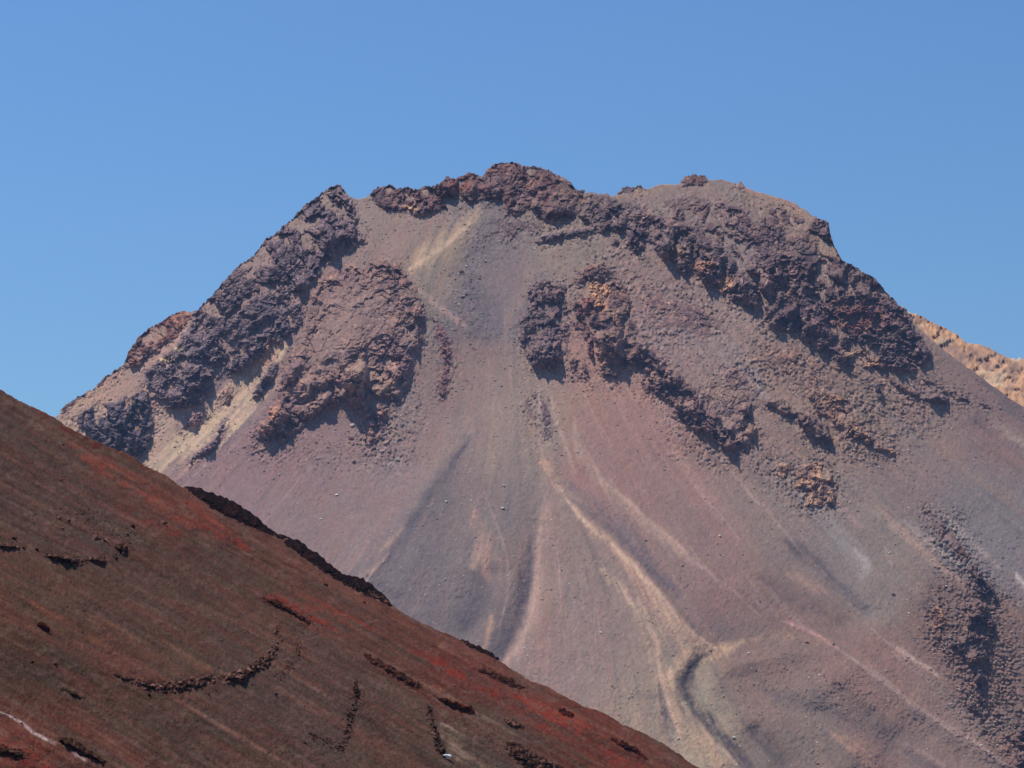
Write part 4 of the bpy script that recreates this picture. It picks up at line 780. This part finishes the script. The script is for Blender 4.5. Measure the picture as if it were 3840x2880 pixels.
fledge('scattered dark ledges low on the slope beside the red band', [(1084,1550),(1105,1552),(1130,1566),(1136,1576),(1115,1574),(1092,1564)], .9, (60,44,38), [([(1086,1562),(1110,1574),(1134,1577)], 1.3, 9, 8)], .8)
fledge('wide dark rocky step at the bottom edge right of the cream gully', [(1085,1604),(1110,1600),(1145,1620),(1180,1638),(1215,1655),(1260,1690),(1210,1700),(1160,1676),(1120,1650),(1092,1630)], 1.4, (58,44,40), [([(1095,1632),(1135,1656),(1180,1684)], 2.2, 15, 12), ([(1160,1640),(1200,1664),(1240,1690)], 1.6, 12, 10)], 1.1, (116,88,76))
fledge('dark weathered step under the pale vein at bottom left', [(108,1588),(140,1592),(175,1606),(205,1626),(240,1646),(220,1654),(185,1636),(150,1616),(118,1602)], .9, (52,40,34), [([(116,1600),(165,1626),(230,1654)], 1.2, 9, 9)], .9, (96,70,58))
fledge('low dark rocks in the bottom left corner', [(-20,1612),(0,1614),(30,1616),(62,1628),(60,1640),(30,1636),(0,1630),(-20,1628)], .8, (60,46,40), [([(-20,1628),(15,1634),(58,1640)], 1.1, 9, 8)], 1.0, (110,84,72))
fledge('dark crevice edge on the olive band at lower left', [(130,1482),(160,1492),(186,1508),(182,1514),(155,1504),(134,1492)], .6, (50,40,34), [([(134,1490),(160,1506),(184,1514)], .8, 6, 7)], .7, (84,66,54))
fledge('left half of the second rock arc, a low broken band of dark and tan rocks', [(236,1450),(262,1458),(300,1466),(350,1472),(400,1466),(445,1458),(470,1456),(470,1476),(440,1484),(400,1492),(355,1498),(320,1492),(285,1480),(255,1468)], 1.0, BLK, [([(290,1482),(355,1496),(440,1484)], 1.1, 9, 8)], 1.3, (150,112,98), 6)
fledge('thick curved end of the second rock arc, tan-topped rocks with black gaps', [(468,1462),(500,1452),(530,1440),(556,1420),(576,1400),(590,1376),(594,1350),(606,1346),(612,1372),(610,1400),(600,1424),(580,1444),(552,1460),(520,1474),(485,1480)], 1.3, (70,54,46), [([(480,1478),(525,1474),(570,1450)], 1.6, 12, 9)], 1.7, (156,120,106), 7)
fledge('vertical row of black rocks low on the middle of the cinder slope', [(762,1470),(776,1474),(777,1510),(770,1540),(764,1570),(752,1600),(744,1625),(732,1622),(742,1590),(748,1560),(756,1530),(764,1510)], 1.1, BLK, [], 1.5, (110,84,70), 5)
fledge('row of black rocks lining the left bank of the cream gully', [(920,1520),(934,1526),(940,1556),(946,1580),(958,1600),(964,1630),(960,1652),(948,1640),(940,1610),(928,1586),(922,1556)], 1.3, BLK, [([(925,1560),(945,1595),(958,1650)], 1.0, 7, 8)], 1.5, (116,92,78), 5)
def f_relief(o, u, v):
    sd = polysd(u+2.5*vn(u/6, v/6, 601)+1.5*vn(u/3, v/3, 603), v+2.5*vn(u/6, v/6, 602), o['poly'])
    if 'skyline' not in o['label'] and 'rib' not in o['label']: sd = sd+5.5*fbm(u/13, v/9, 605, 3)-.6
    F = np.zeros(u.shape)
    for pts, h, wd, up in o['ledges']: ledge(u, v, F, pts, h, wd, up)
    c1, i1, e1 = lumps(u/19, v/13, 640); c2, i2, e2 = lumps(u/9, v/7.5, 650); c3, i3, e3 = lumps(u/4.6, v/4.2, 660)
    m = sm(0, o['edge'], sd)
    n = (.8*c1+.62*c2+.36*c3)*o['rough']*min(1.2, .4+o['cap']*.6)
    return o['cap']*.7*(1-(1-m)**2)+1.7*F*m+1.5*n*m-.25*(1-sm(0, 3, sd)), sd, (i1, i2, i3)
def build_fledge(o, st=1.2):
    p = np.array(o['poly'], float)
    us = np.arange(p[:, 0].min()-5, p[:, 0].max()+5, st); vb = p[:, 1].max()+5; vt = p[:, 1].min()-5
    sky = skyF(us)-1.5-5*np.abs(vn(us/14, us*0, 681))-1.6*vn(us/5, us*0, 683)
    top = np.maximum(vt, sky); on = sky >= vt
    nrow = int((vb-top.min())/st)+2
    U = np.repeat(us[None], nrow, 0); V = vb+(top[None]-vb)*np.linspace(0, 1, nrow)[:, None]
    u, v = U.ravel(), V.ravel(); rel, sd, (i1, i2, i3) = f_relief(o, u, v)
    t = baseF(u, v)-smoothF(u, v)-rel
    co = (CAM[None]+rays(u, v)*t[:, None]).reshape(nrow, len(us), 3)
    k = np.clip(.2+.45*i2+.35*i3, 0, 1)[:, None]
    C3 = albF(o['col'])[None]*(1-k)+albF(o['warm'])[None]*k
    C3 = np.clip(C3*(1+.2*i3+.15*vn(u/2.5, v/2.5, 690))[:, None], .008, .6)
    tint = C3.reshape(nrow, len(us), 3); sd = sd.reshape(nrow, len(us))
    rows = [co]; tr = [tint]; sr = [sd]
    for b, d in ((.4, .05), (1.5, .6), (4, 3), (7, 8)):
        q = co[-1].copy(); q[:, 1] += b; q[:, 2] -= d; rows.append(q[None]); tr.append(tint[-1:]); sr.append(np.where(on, sd[-1], -9)[None])
    co = np.concatenate(rows); tint = np.concatenate(tr); sd = np.concatenate(sr); nr, nu = sd.shape
    keep = (np.maximum(np.maximum(sd[:-1, :-1], sd[1:, :-1]), np.maximum(sd[:-1, 1:], sd[1:, 1:])) > 0)
    idx = np.arange(nr*nu).reshape(nr, nu)
    f = np.stack([idx[:-1, :-1], idx[:-1, 1:], idx[1:, 1:], idx[1:, :-1]], -1)[keep]
    used = np.unique(f); mp = np.zeros(nr*nu, np.int64); mp[used] = np.arange(len(used)); cc = co.reshape(-1, 3)[used]
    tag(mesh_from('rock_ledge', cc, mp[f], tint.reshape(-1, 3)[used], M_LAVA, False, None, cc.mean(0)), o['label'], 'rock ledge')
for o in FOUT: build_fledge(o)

# ------------------------------------------------------------------ boulders
def ico(sub):
    ph = (1+5**.5)/2
    V = [(-1,ph,0),(1,ph,0),(-1,-ph,0),(1,-ph,0),(0,-1,ph),(0,1,ph),(0,-1,-ph),(0,1,-ph),(ph,0,-1),(ph,0,1),(-ph,0,-1),(-ph,0,1)]
    F = [(0,11,5),(0,5,1),(0,1,7),(0,7,10),(0,10,11),(1,5,9),(5,11,4),(11,10,2),(10,7,6),(7,1,8),(3,9,4),(3,4,2),(3,2,6),(3,6,8),(3,8,9),(4,9,5),(2,4,11),(6,2,10),(8,6,7),(9,8,1)]
    V = [np.array(x)/np.linalg.norm(x) for x in V]
    for _ in range(sub):
        c = {}; nf = []
        def mid(a, b):
            k = (min(a, b), max(a, b))
            if k not in c:
                q = V[a]+V[b]; V.append(q/np.linalg.norm(q)); c[k] = len(V)-1
            return c[k]
        for a, b, d in F:
            x, y, z = mid(a, b), mid(b, d), mid(d, a); nf += [(a, x, z), (b, y, x), (d, z, y), (x, y, z)]
        F = nf
    return np.array(V), np.array(F)
def rock_shape(seed, sub):
    r = np.random.RandomState(seed); V, F = ico(sub); V = V.copy()
    for _ in range(11):
        n = r.normal(size=3); n /= np.linalg.norm(n); d = .36+.36*r.rand()
        q = V @ n; m = q > d; V[m] -= ((q-d)[m])[:, None]*n[None]
    V *= (1+.05*r.normal(size=len(V)))[:, None]
    V *= np.array([1, .85+.2*r.rand(), .62+.2*r.rand()])
    return V, F
PTM = lambda u, v: CAM[None]+rays(u, v)*(baseM(u, v)-reliefM(u, v))[:, None]
PTF = lambda u, v: CAM[None]+rays(u, v)*(baseF(u, v)-reliefF(u, v))[:, None]
BM = {}
def rock_mesh(kind, k, c, conv, m):
    key = (kind, k)
    if key not in BM:
        V, F = rock_shape(900+k*7+len(kind), 3)
        r = np.random.RandomState(k+50)
        t = conv(c)[None]*(1+.12*r.rand(len(V), 1))
        o = mesh_from('boulder', V, F, t, m); me = o.data
        bpy.data.objects.remove(o); BM[key] = me
    return BM[key]
KIND = dict(white=(240,230,224), pale=(206,186,178), rose=(158,128,126), dark=(94,86,98), orange=(190,150,126))
KINDF = dict(black=(44,36,34), red=(70,40,36), tan=(150,112,90), brown=(92,70,58), white=(196,176,164))
rb = np.random.RandomState(77)
def boulder(u, v, size, kind, label, group=None, near=False, cat='boulder', name='boulder', sink=.12):
    """size = width in survey units"""
    U = np.array([float(u)]); V = np.array([float(v)])
    p = (PTF if near else PTM)(U, V)[0]
    t = np.linalg.norm(p-CAM)
    s = size/FP*t*.5
    me = rock_mesh(('n' if near else 'm')+kind, rb.randint(4), (KINDF if near else KIND)[kind], albF if near else albM, M_LAVA if near else M_SCREE_B)
    o = bpy.data.objects.new(name, me); COL.objects.link(o)
    n = NF if near else NM
    o.location = p+n*s*(.55-sink*2); o.scale = (s*(.9+.3*rb.rand()), s*(.85+.3*rb.rand()), s*(.8+.35*rb.rand()))
    o.rotation_euler = (rb.rand()*.7-.35, rb.rand()*.7-.35, rb.rand()*6.28)
    if not near:
        o.rotation_mode = 'ZYX'; o.rotation_euler = (R(30)+rb.rand()*.2, rb.rand()*.3-.15, rb.rand()*6.28); o.scale[2] *= .7
    tag(o, label, cat, group)
    return o
M_SCREE_B = mat('boulder_rock', nscale=1.4, namp=.3, bump=.8, bdist=.4)

# singled-out boulders on the mountain (rep: position, size, kind, label)
for a in [
 (757,947,18,'rose','boulder with a dark face, alone below the buttress with the dark hollow'),
 (764,920,15,'pale','pale flat boulder just above the dark faced one under the buttress'),
 (765,999,11,'dark','small dark boulder lower down the scree below the buttress'),
 (728,1070,9,'white','whitish boulder on the mauve scree left of the grey gully'),
 (693,1122,8,'white','whitish boulder near the black lava rib on the skyline of the cinder slope'),
 (963,1084,8,'white','white boulder on the fan between the grey gully and the central track'),
 (1087,1050,8,'pale','upper of the two pale boulders on the grey stream of stones below the chute'),
 (1087,1099,10,'white','lower and whiter of the two boulders on the grey stream of stones below the chute'),
 (996,588,14,'dark','dark boulder standing in the grey chute under the summit'),
 (1177,537,11,'white','white boulder just below the flat dark ledge'),
 (1297,1367,8,'white','white boulder alone in the middle of the smooth pink fan'),
 (1555,1159,9,'white','white boulder on the open slope left of the pale orange rubble heap'),
 (1549,1174,6,'pale','smaller pale boulder just below the white one on the open slope'),
 (1191,1275,6,'dark','tiny black boulder on the pink fan'),
 (1217,823,8,'pale','pale boulder below the round dark knot of rock'),
 (1564,1006,12,'pale','pale boulder under the end of the long rocky tail'),
 (1649,981,7,'dark','dark boulder right of the end of the long rocky tail'),
 (1743,1389,9,'dark','dark boulder on the rim above the curved channel'),
 (1618,1411,6,'white','white pebble-sized boulder on the rounded mound beside the curved channel'),
 (1584,1594,9,'white','white boulder low on the rounded mound by the channel'),
 (1929,1285,10,'dark','dark boulder on the smooth slope left of the lower right spur'),
 (1963,1325,6,'white','white boulder on the smooth slope left of the lower right spur'),
 (2043,1393,9,'white','white boulder at the left foot of the largest crag on the lower right spur'),
 (2161,1420,16,'dark','dark boulder standing right of the largest crag on the lower right spur'),
 (2154,1340,9,'dark','dark boulder above and right of the cleft crag on the lower right spur'),
 (1765,1650,8,'rose','brownish boulder at the bottom edge below the mound'),
 (1765,1605,7,'white','white boulder at the bottom of the mound among cream streaks'),
 (812,952,20,'rose','blocky boulder at the end of the rubble lobe of the buttress'),
 (793,962,12,'dark','dark boulder at the tip of the rubble lobe of the buttress'),
 (1800,1392,7,'dark','small dark boulder above the pale track on the rounded mound'),
]: boulder(a[0], a[1], a[2], a[3], a[4])
def scatter(n, fn, sizes, kinds, label, group, near=False):
    for i in range(n):
        u, v = fn(i); boulder(u, v, sizes[0]+(sizes[1]-sizes[0])*rb.rand()**2, kinds[rb.randint(len(kinds))], label, group, near)
def seg(pts, wd):
    p = np.array(pts, float); L = np.hypot(*(p[1:]-p[:-1]).T); c = np.concatenate([[0], np.cumsum(L)])/L.sum()
    def f(i):
        t = rb.rand(); return np.interp(t, c, p[:, 0])+rb.normal()*wd, np.interp(t, c, p[:, 1])+rb.normal()*wd*.8
    return f
scatter(18, seg([(1080,500),(1050,540),(1010,590),(990,620)], 17), (4, 9), ['pale','white','dark','rose'], 'stone among the blocks strewn down the upper grey chute', 'blocks strewn down the upper grey chute')
scatter(14, seg([(975,630),(1005,660),(1030,700),(1050,730)], 14), (4, 8.5), ['white','pale','pale'], 'pale stone where the grey chute narrows', 'pale stones where the chute narrows')
scatter(6, seg([(1010,780),(1030,840),(1045,900),(1000,880)], 24), (3, 6), ['pale','dark','white'], 'small stone on the neck of scree below the chute', 'stones on the neck of scree')
scatter(6, seg([(1060,950),(1080,1020),(1090,1070)], 9), (3.5, 6), ['dark','pale'], 'stone in the thin grey stone stream below the chute', 'stones in the thin grey stone stream')
scatter(7, seg([(600,1000),(700,1050),(650,1090),(560,1050)], 34), (3, 6), ['dark','pale','white'], 'stone on the mauve scree above the lava rib', 'stones on the mauve scree')
scatter(6, seg([(1600,1450),(1700,1480),(1800,1500),(1700,1580)], 34), (3, 5.5), ['dark','white','pale'], 'small stone on the rounded mound by the channel', 'stones on the rounded mound')
scatter(8, seg([(1640,960),(1600,960),(1560,985),(1500,950)], 16), (3.5, 7), ['rose','pale','dark'], 'stone fallen from the long rocky tail', 'stones below the long rocky tail')
scatter(7, seg([(2000,1200),(2060,1230),(2100,1300),(2060,1340)], 16), (3.5, 7), ['dark','rose'], 'stone on the left side of the lower right spur', 'stones left of the lower right spur')
scatter(9, seg([(2150,1400),(2180,1450),(2170,1520),(2150,1560),(2130,1600)], 15), (4, 9), ['dark','rose'], 'stone on the red-brown foot of the lower right spur', 'stones at the foot of the lower right spur')
scatter(6, seg([(1990,900),(2060,920),(2100,960)], 16), (4, 7), ['dark','rose','pale'], 'stone below the dark undercut outcrop at right', 'stones below the undercut outcrop')
scatter(6, seg([(860,960),(830,900),(890,860)], 14), (4, 8), ['rose','pale','dark'], 'stone beside the rubble lobe of the buttress', 'stones beside the rubble lobe')

# singled-out boulders on the near slope
for a in [
 (93,1358,32,'red','big red and black boulder alone on the lower left cinder slope'),
 (131,1039,13,'tan','tan boulder high on the grey part of the cinder slope'),
 (136,962,7,'black','small black boulder highest on the cinder slope'),
 (292,1050,7,'tan','small tan stone on the red streak near the slope edge'),
 (354,1132,12,'brown','flat brown boulder on the red streak below the slope edge'),
 (128,1120,13,'tan','tan flat rock of the trio above the upper rock arc'),
 (148,1128,11,'black','black rock of the trio above the upper rock arc'),
 (135,1143,12,'tan','lowest tan rock of the trio above the upper rock arc'),
 (596,1502,11,'black','black boulder below the second rock arc'),
 (703,1265,10,'black','black boulder below the skyline lava rib'),
 (787,1302,11,'black','black boulder under the lower skyline lava rib'),
 (120,1437,12,'brown','brown boulder in the olive band below the big red boulder'),
 (68,1432,10,'black','dark flat rock in the olive band near the left edge'),
 (322,1504,12,'black','dark flat rock under the left end of the second rock arc'),
 (450,1500,8,'brown','lone brown stone just under the middle of the second rock arc'),
 (288,1140,13,'black','upper of the two black rocks above the tip of the upper arc'),
 (276,1156,10,'black','lower of the two black rocks above the tip of the upper arc'),
 (30,1165,14,'black','dark rock above the left end of the upper rock arc'),
]: boulder(a[0], a[1], a[2], a[3], a[4], None, True)
# rock arcs on the near slope
scatter(18, seg([(0,1178),(60,1188),(120,1200),(180,1212),(235,1210),(275,1190),(285,1150)], 4), (5, 12), ['black','brown','tan'], 'rock of the upper arc of rocks on the cinder slope', 'rocks of the upper arc', True)
scatter(40, seg([(240,1456),(283,1473),(360,1484),(417,1478),(460,1470),(517,1463),(540,1446),(573,1426),(597,1406),(597,1380),(600,1350)], 5), (5, 13), ['black','brown','tan','brown','red'], 'rock of the second, curved arc of rocks on the cinder slope', 'rocks of the second arc', True)
scatter(14, seg([(515,1462),(545,1442),(580,1424)], 6), (6, 13), ['black','tan','brown'], 'rock in the thick bend of the second rock arc', 'rocks in the bend of the second arc', True)
scatter(9, seg([(640,1388),(646,1412),(612,1455),(600,1470)], 5), (4, 9), ['black','brown'], 'rock in the loose string right of the second arc', 'rocks in the loose string', True)
scatter(17, seg([(768,1480),(768,1525),(752,1550),(756,1575),(742,1612)], 4), (5, 12), ['black','black','brown'], 'rock in the vertical row of black rocks low on the slope', 'rocks in the vertical black row', True)
scatter(9, seg([(674,1590),(700,1600),(735,1622)], 5), (5, 10), ['black','brown'], 'rock in the short dark cluster left of the black row', 'rocks in the short dark cluster', True)
scatter(16, seg([(927,1530),(934,1570),(944,1586),(947,1612),(957,1634)], 4), (6, 14), ['black','black','brown'], 'black rock lining the left side of the cream gully', 'rocks lining the cream gully', True)
scatter(12, seg([(0,1540),(20,1546),(50,1562),(64,1570)], 4), (5, 10), ['white','tan','white'], 'whitish rock on the pale vein at bottom left', 'whitish rocks on the pale vein', True)
scatter(10, seg([(130,1100),(170,1110),(210,1130),(260,1160)], 10), (3, 7), ['tan','brown','black'], 'little rock on the grey cinder above the upper arc', 'little rocks above the upper arc', True)
scatter(7, seg([(560,1590),(620,1620),(680,1600)], 14), (3.5, 7), ['brown','black'], 'small rock low in the middle of the cinder slope', 'small rocks low on the slope', True)
scatter(8, seg([(0,1620),(40,1625),(65,1635)], 7), (4, 9), ['brown','black','tan'], 'rock in the bottom left corner below the pale vein', 'rocks in the bottom left corner', True)
boulder(966,1638,24,'white','small white patch of old snow at the bottom of the cream gully', None, True, 'snow patch', 'snow_patch')
bpy.data.objects['snow_patch'].data = bpy.data.objects['snow_patch'].data.copy()
M_SNOW = mat('old_snow', base=(.8, .82, .85), nscale=3, namp=.06, bump=.2, bdist=.1)
bpy.data.objects['snow_patch'].data.materials[0] = M_SNOW
bpy.data.objects['snow_patch'].scale[2] *= 1.25

# ------------------------------------------------------------------ uncountable small stones
def rubble(name, n, uv, sizes, cols, near, seed, label, m):
    r = np.random.RandomState(seed); u, v = uv(r, n); n = len(u)
    P = (PTF if near else PTM)(u, v); t = np.linalg.norm(P-CAM[None], axis=1)
    s = (sizes[0]+(sizes[1]-sizes[0])*r.rand(n)**4)/FP*t*.5
    shapes = [rock_shape(40+k, 1) for k in range(5)]
    VV = []; FF = []; TT = []; off = 0
    conv = albF if near else albM
    cc = np.array([conv(c) for c in cols]); NN = NF if near else NM
    for k in range(n):
        V, F = shapes[k % 5]; a = r.rand()*6.28; ca, sa = math.cos(a), math.sin(a)
        W = V*s[k]*np.array([1.1, 1, .6]); W = np.stack([W[:, 0]*ca-W[:, 1]*sa, W[:, 0]*sa+W[:, 1]*ca, W[:, 2]], 1); W = W-(W @ NN)[:, None]*NN[None]*(.3 if near else .4 if n > 4000 else .6)+P[k]+NN*s[k]*.12
        VV.append(W); FF.append(F+off); off += len(V)
        TT.append(np.repeat((cc[r.randint(len(cc))]*(.8+.4*r.rand()))[None], len(V), 0))
    tag(mesh_from(name, np.concatenate(VV), np.concatenate(FF), np.concatenate(TT), m), label, 'stones', None, 'stuff')
def uvM(r, n):
    u = r.rand(n)*2700-250; v = 420+r.rand(n)*1480
    k = fbm(u/70, v/70, 711, 3)*.9+.15
    near = np.zeros(n)
    for o in OUT:
        p = np.array(o['poly'], float); ix = boxed(u, v, o['poly'], 50)
        if not len(ix): continue
        sd = polysd(u[ix], v[ix]-10, o['poly'])
        near[ix] = np.maximum(near[ix], np.exp(-np.abs(np.minimum(sd, 0))/15)*1.8+.35*np.exp(-np.abs(np.minimum(sd, 0))/45))
    for cx, cy, rx, ry, a in ZONES: near += a*np.exp(-((u-cx)/rx)**2-((v-cy)/ry)**2)
    keep = (v > skyM(u)+8) & (r.rand(n) < np.clip(.025+.22*np.maximum(k-.1, 0)+near, 0, 1))
    hid = (v > skyF(u)+40) & (u < 1500)
    keep &= ~hid
    return u[keep], v[keep]
rubble('scree_stones', 110000, uvM, (2.0, 8.0), [(150,130,132),(228,214,208),(104,92,102),(236,226,222),(190,168,162)], False, 5, 'small loose stones sprinkled over the mountain scree', M_SCREE_B)
ARCS = [([(0,1176),(60,1188),(120,1200),(180,1212),(235,1210),(275,1190),(285,1150)],7),([(240,1456),(283,1473),(360,1484),(417,1478),(460,1470),(517,1463),(540,1446),(573,1426),(597,1406),(597,1380),(600,1350)],8),([(640,1388),(646,1412),(612,1455),(600,1470)],7),
 ([(768,1480),(768,1525),(752,1550),(756,1575),(742,1612)],6),([(674,1590),(700,1600),(735,1622)],6),([(927,1530),(934,1570),(944,1586),(947,1612),(957,1634)],5),([(130,1100),(170,1110),(210,1130),(260,1160)],14),([(0,1620),(40,1625),(65,1635)],9),([(1040,1440),(1140,1490)],12),([(780,1415),(910,1490),(1100,1620)],12),([(560,1290),(680,1350)],8)]
def uvP(r, n):
    m = n//2
    u = np.concatenate([1030+190*r.normal(size=m), r.rand(n-m)*2300-50]); v = np.concatenate([560+r.rand(m)*900, 560+r.rand(n-m)*1150])
    k = (v > skyM(u)+30) & ~((v > skyF(u)+20) & (u < 1500)) & (r.rand(n) < .35+1.1*np.maximum(fbm(u/60, v/60, 741, 3), 0))
    return u[k], v[k]
rubble('pale_stones', 3600, uvP, (3.0, 6.5), [(244,236,230),(232,220,212),(222,206,198)], False, 9, 'tiny whitish stones dotted over the scree fans', M_SCREE_B)
def uvF(r, n):
    u = r.rand(n)*1900-350; v = 700+r.rand(n)*1150
    k = fbm(u/60, v/60, 721, 3)
    m4 = n//4
    for i in range(m4):
        p, wd = ARCS[i % len(ARCS)]; p = np.array(p, float); t = r.rand(); L = np.hypot(*(p[1:]-p[:-1]).T); c = np.concatenate([[0], np.cumsum(L)])/L.sum()
        if i < m4*.45: u[i] = np.interp(t, c, p[:, 0])+r.normal()*wd; v[i] = np.interp(t, c, p[:, 1])+r.normal()*wd*.8; k[i] = 2
    keep = (v > skyF(u)+6) & (r.rand(n) < np.clip(.25+.6*k, .05, 1))
    return u[keep], v[keep]
rubble('cinder_stones', 42000, uvF, (1.8, 8.0), [(86,66,56),(60,46,40),(128,78,62),(150,118,98),(120,52,42)], True, 6, 'small loose cinders sprinkled over the near slope', M_LAVA)

# ------------------------------------------------------------------ valley floor and air
g = mesh_from('valley_floor', np.array([[-30000,-6000,-260],[30000,-6000,-260],[30000,40000,-260],[-30000,40000,-260]], float), np.array([[0,1,2,3]]), np.repeat(albM((140,118,118))[None], 4, 0), M_SCREE)
tag(g, kind='structure')
x0, x1, y0, y1, z0, z1 = -2600, 2600, -300, 8200, -261, 1120
hv = np.array([[x, y, z] for z in (z0, z1) for y in (y0, y1) for x in (x0, x1)], float)
hf = np.array([[0,2,3,1],[4,5,7,6],[0,1,5,4],[2,6,7,3],[0,4,6,2],[1,3,7,5]])
hm = bpy.data.materials.new('air'); hm.use_nodes = True; n = hm.node_tree; n.nodes.clear()
oo = n.nodes.new('ShaderNodeOutputMaterial'); pv = n.nodes.new('ShaderNodeVolumePrincipled')
pv.inputs['Color'].default_value = (.36, .54, .94, 1); pv.inputs['Density'].default_value = 2.6e-5; pv.inputs['Anisotropy'].default_value = 0.0
n.links.new(pv.outputs[0], oo.inputs['Volume'])
hz = mesh_from('haze', hv, hf, None, hm); tag(hz, kind='stuff', label='thin blue mountain air between the viewpoint and the peak')
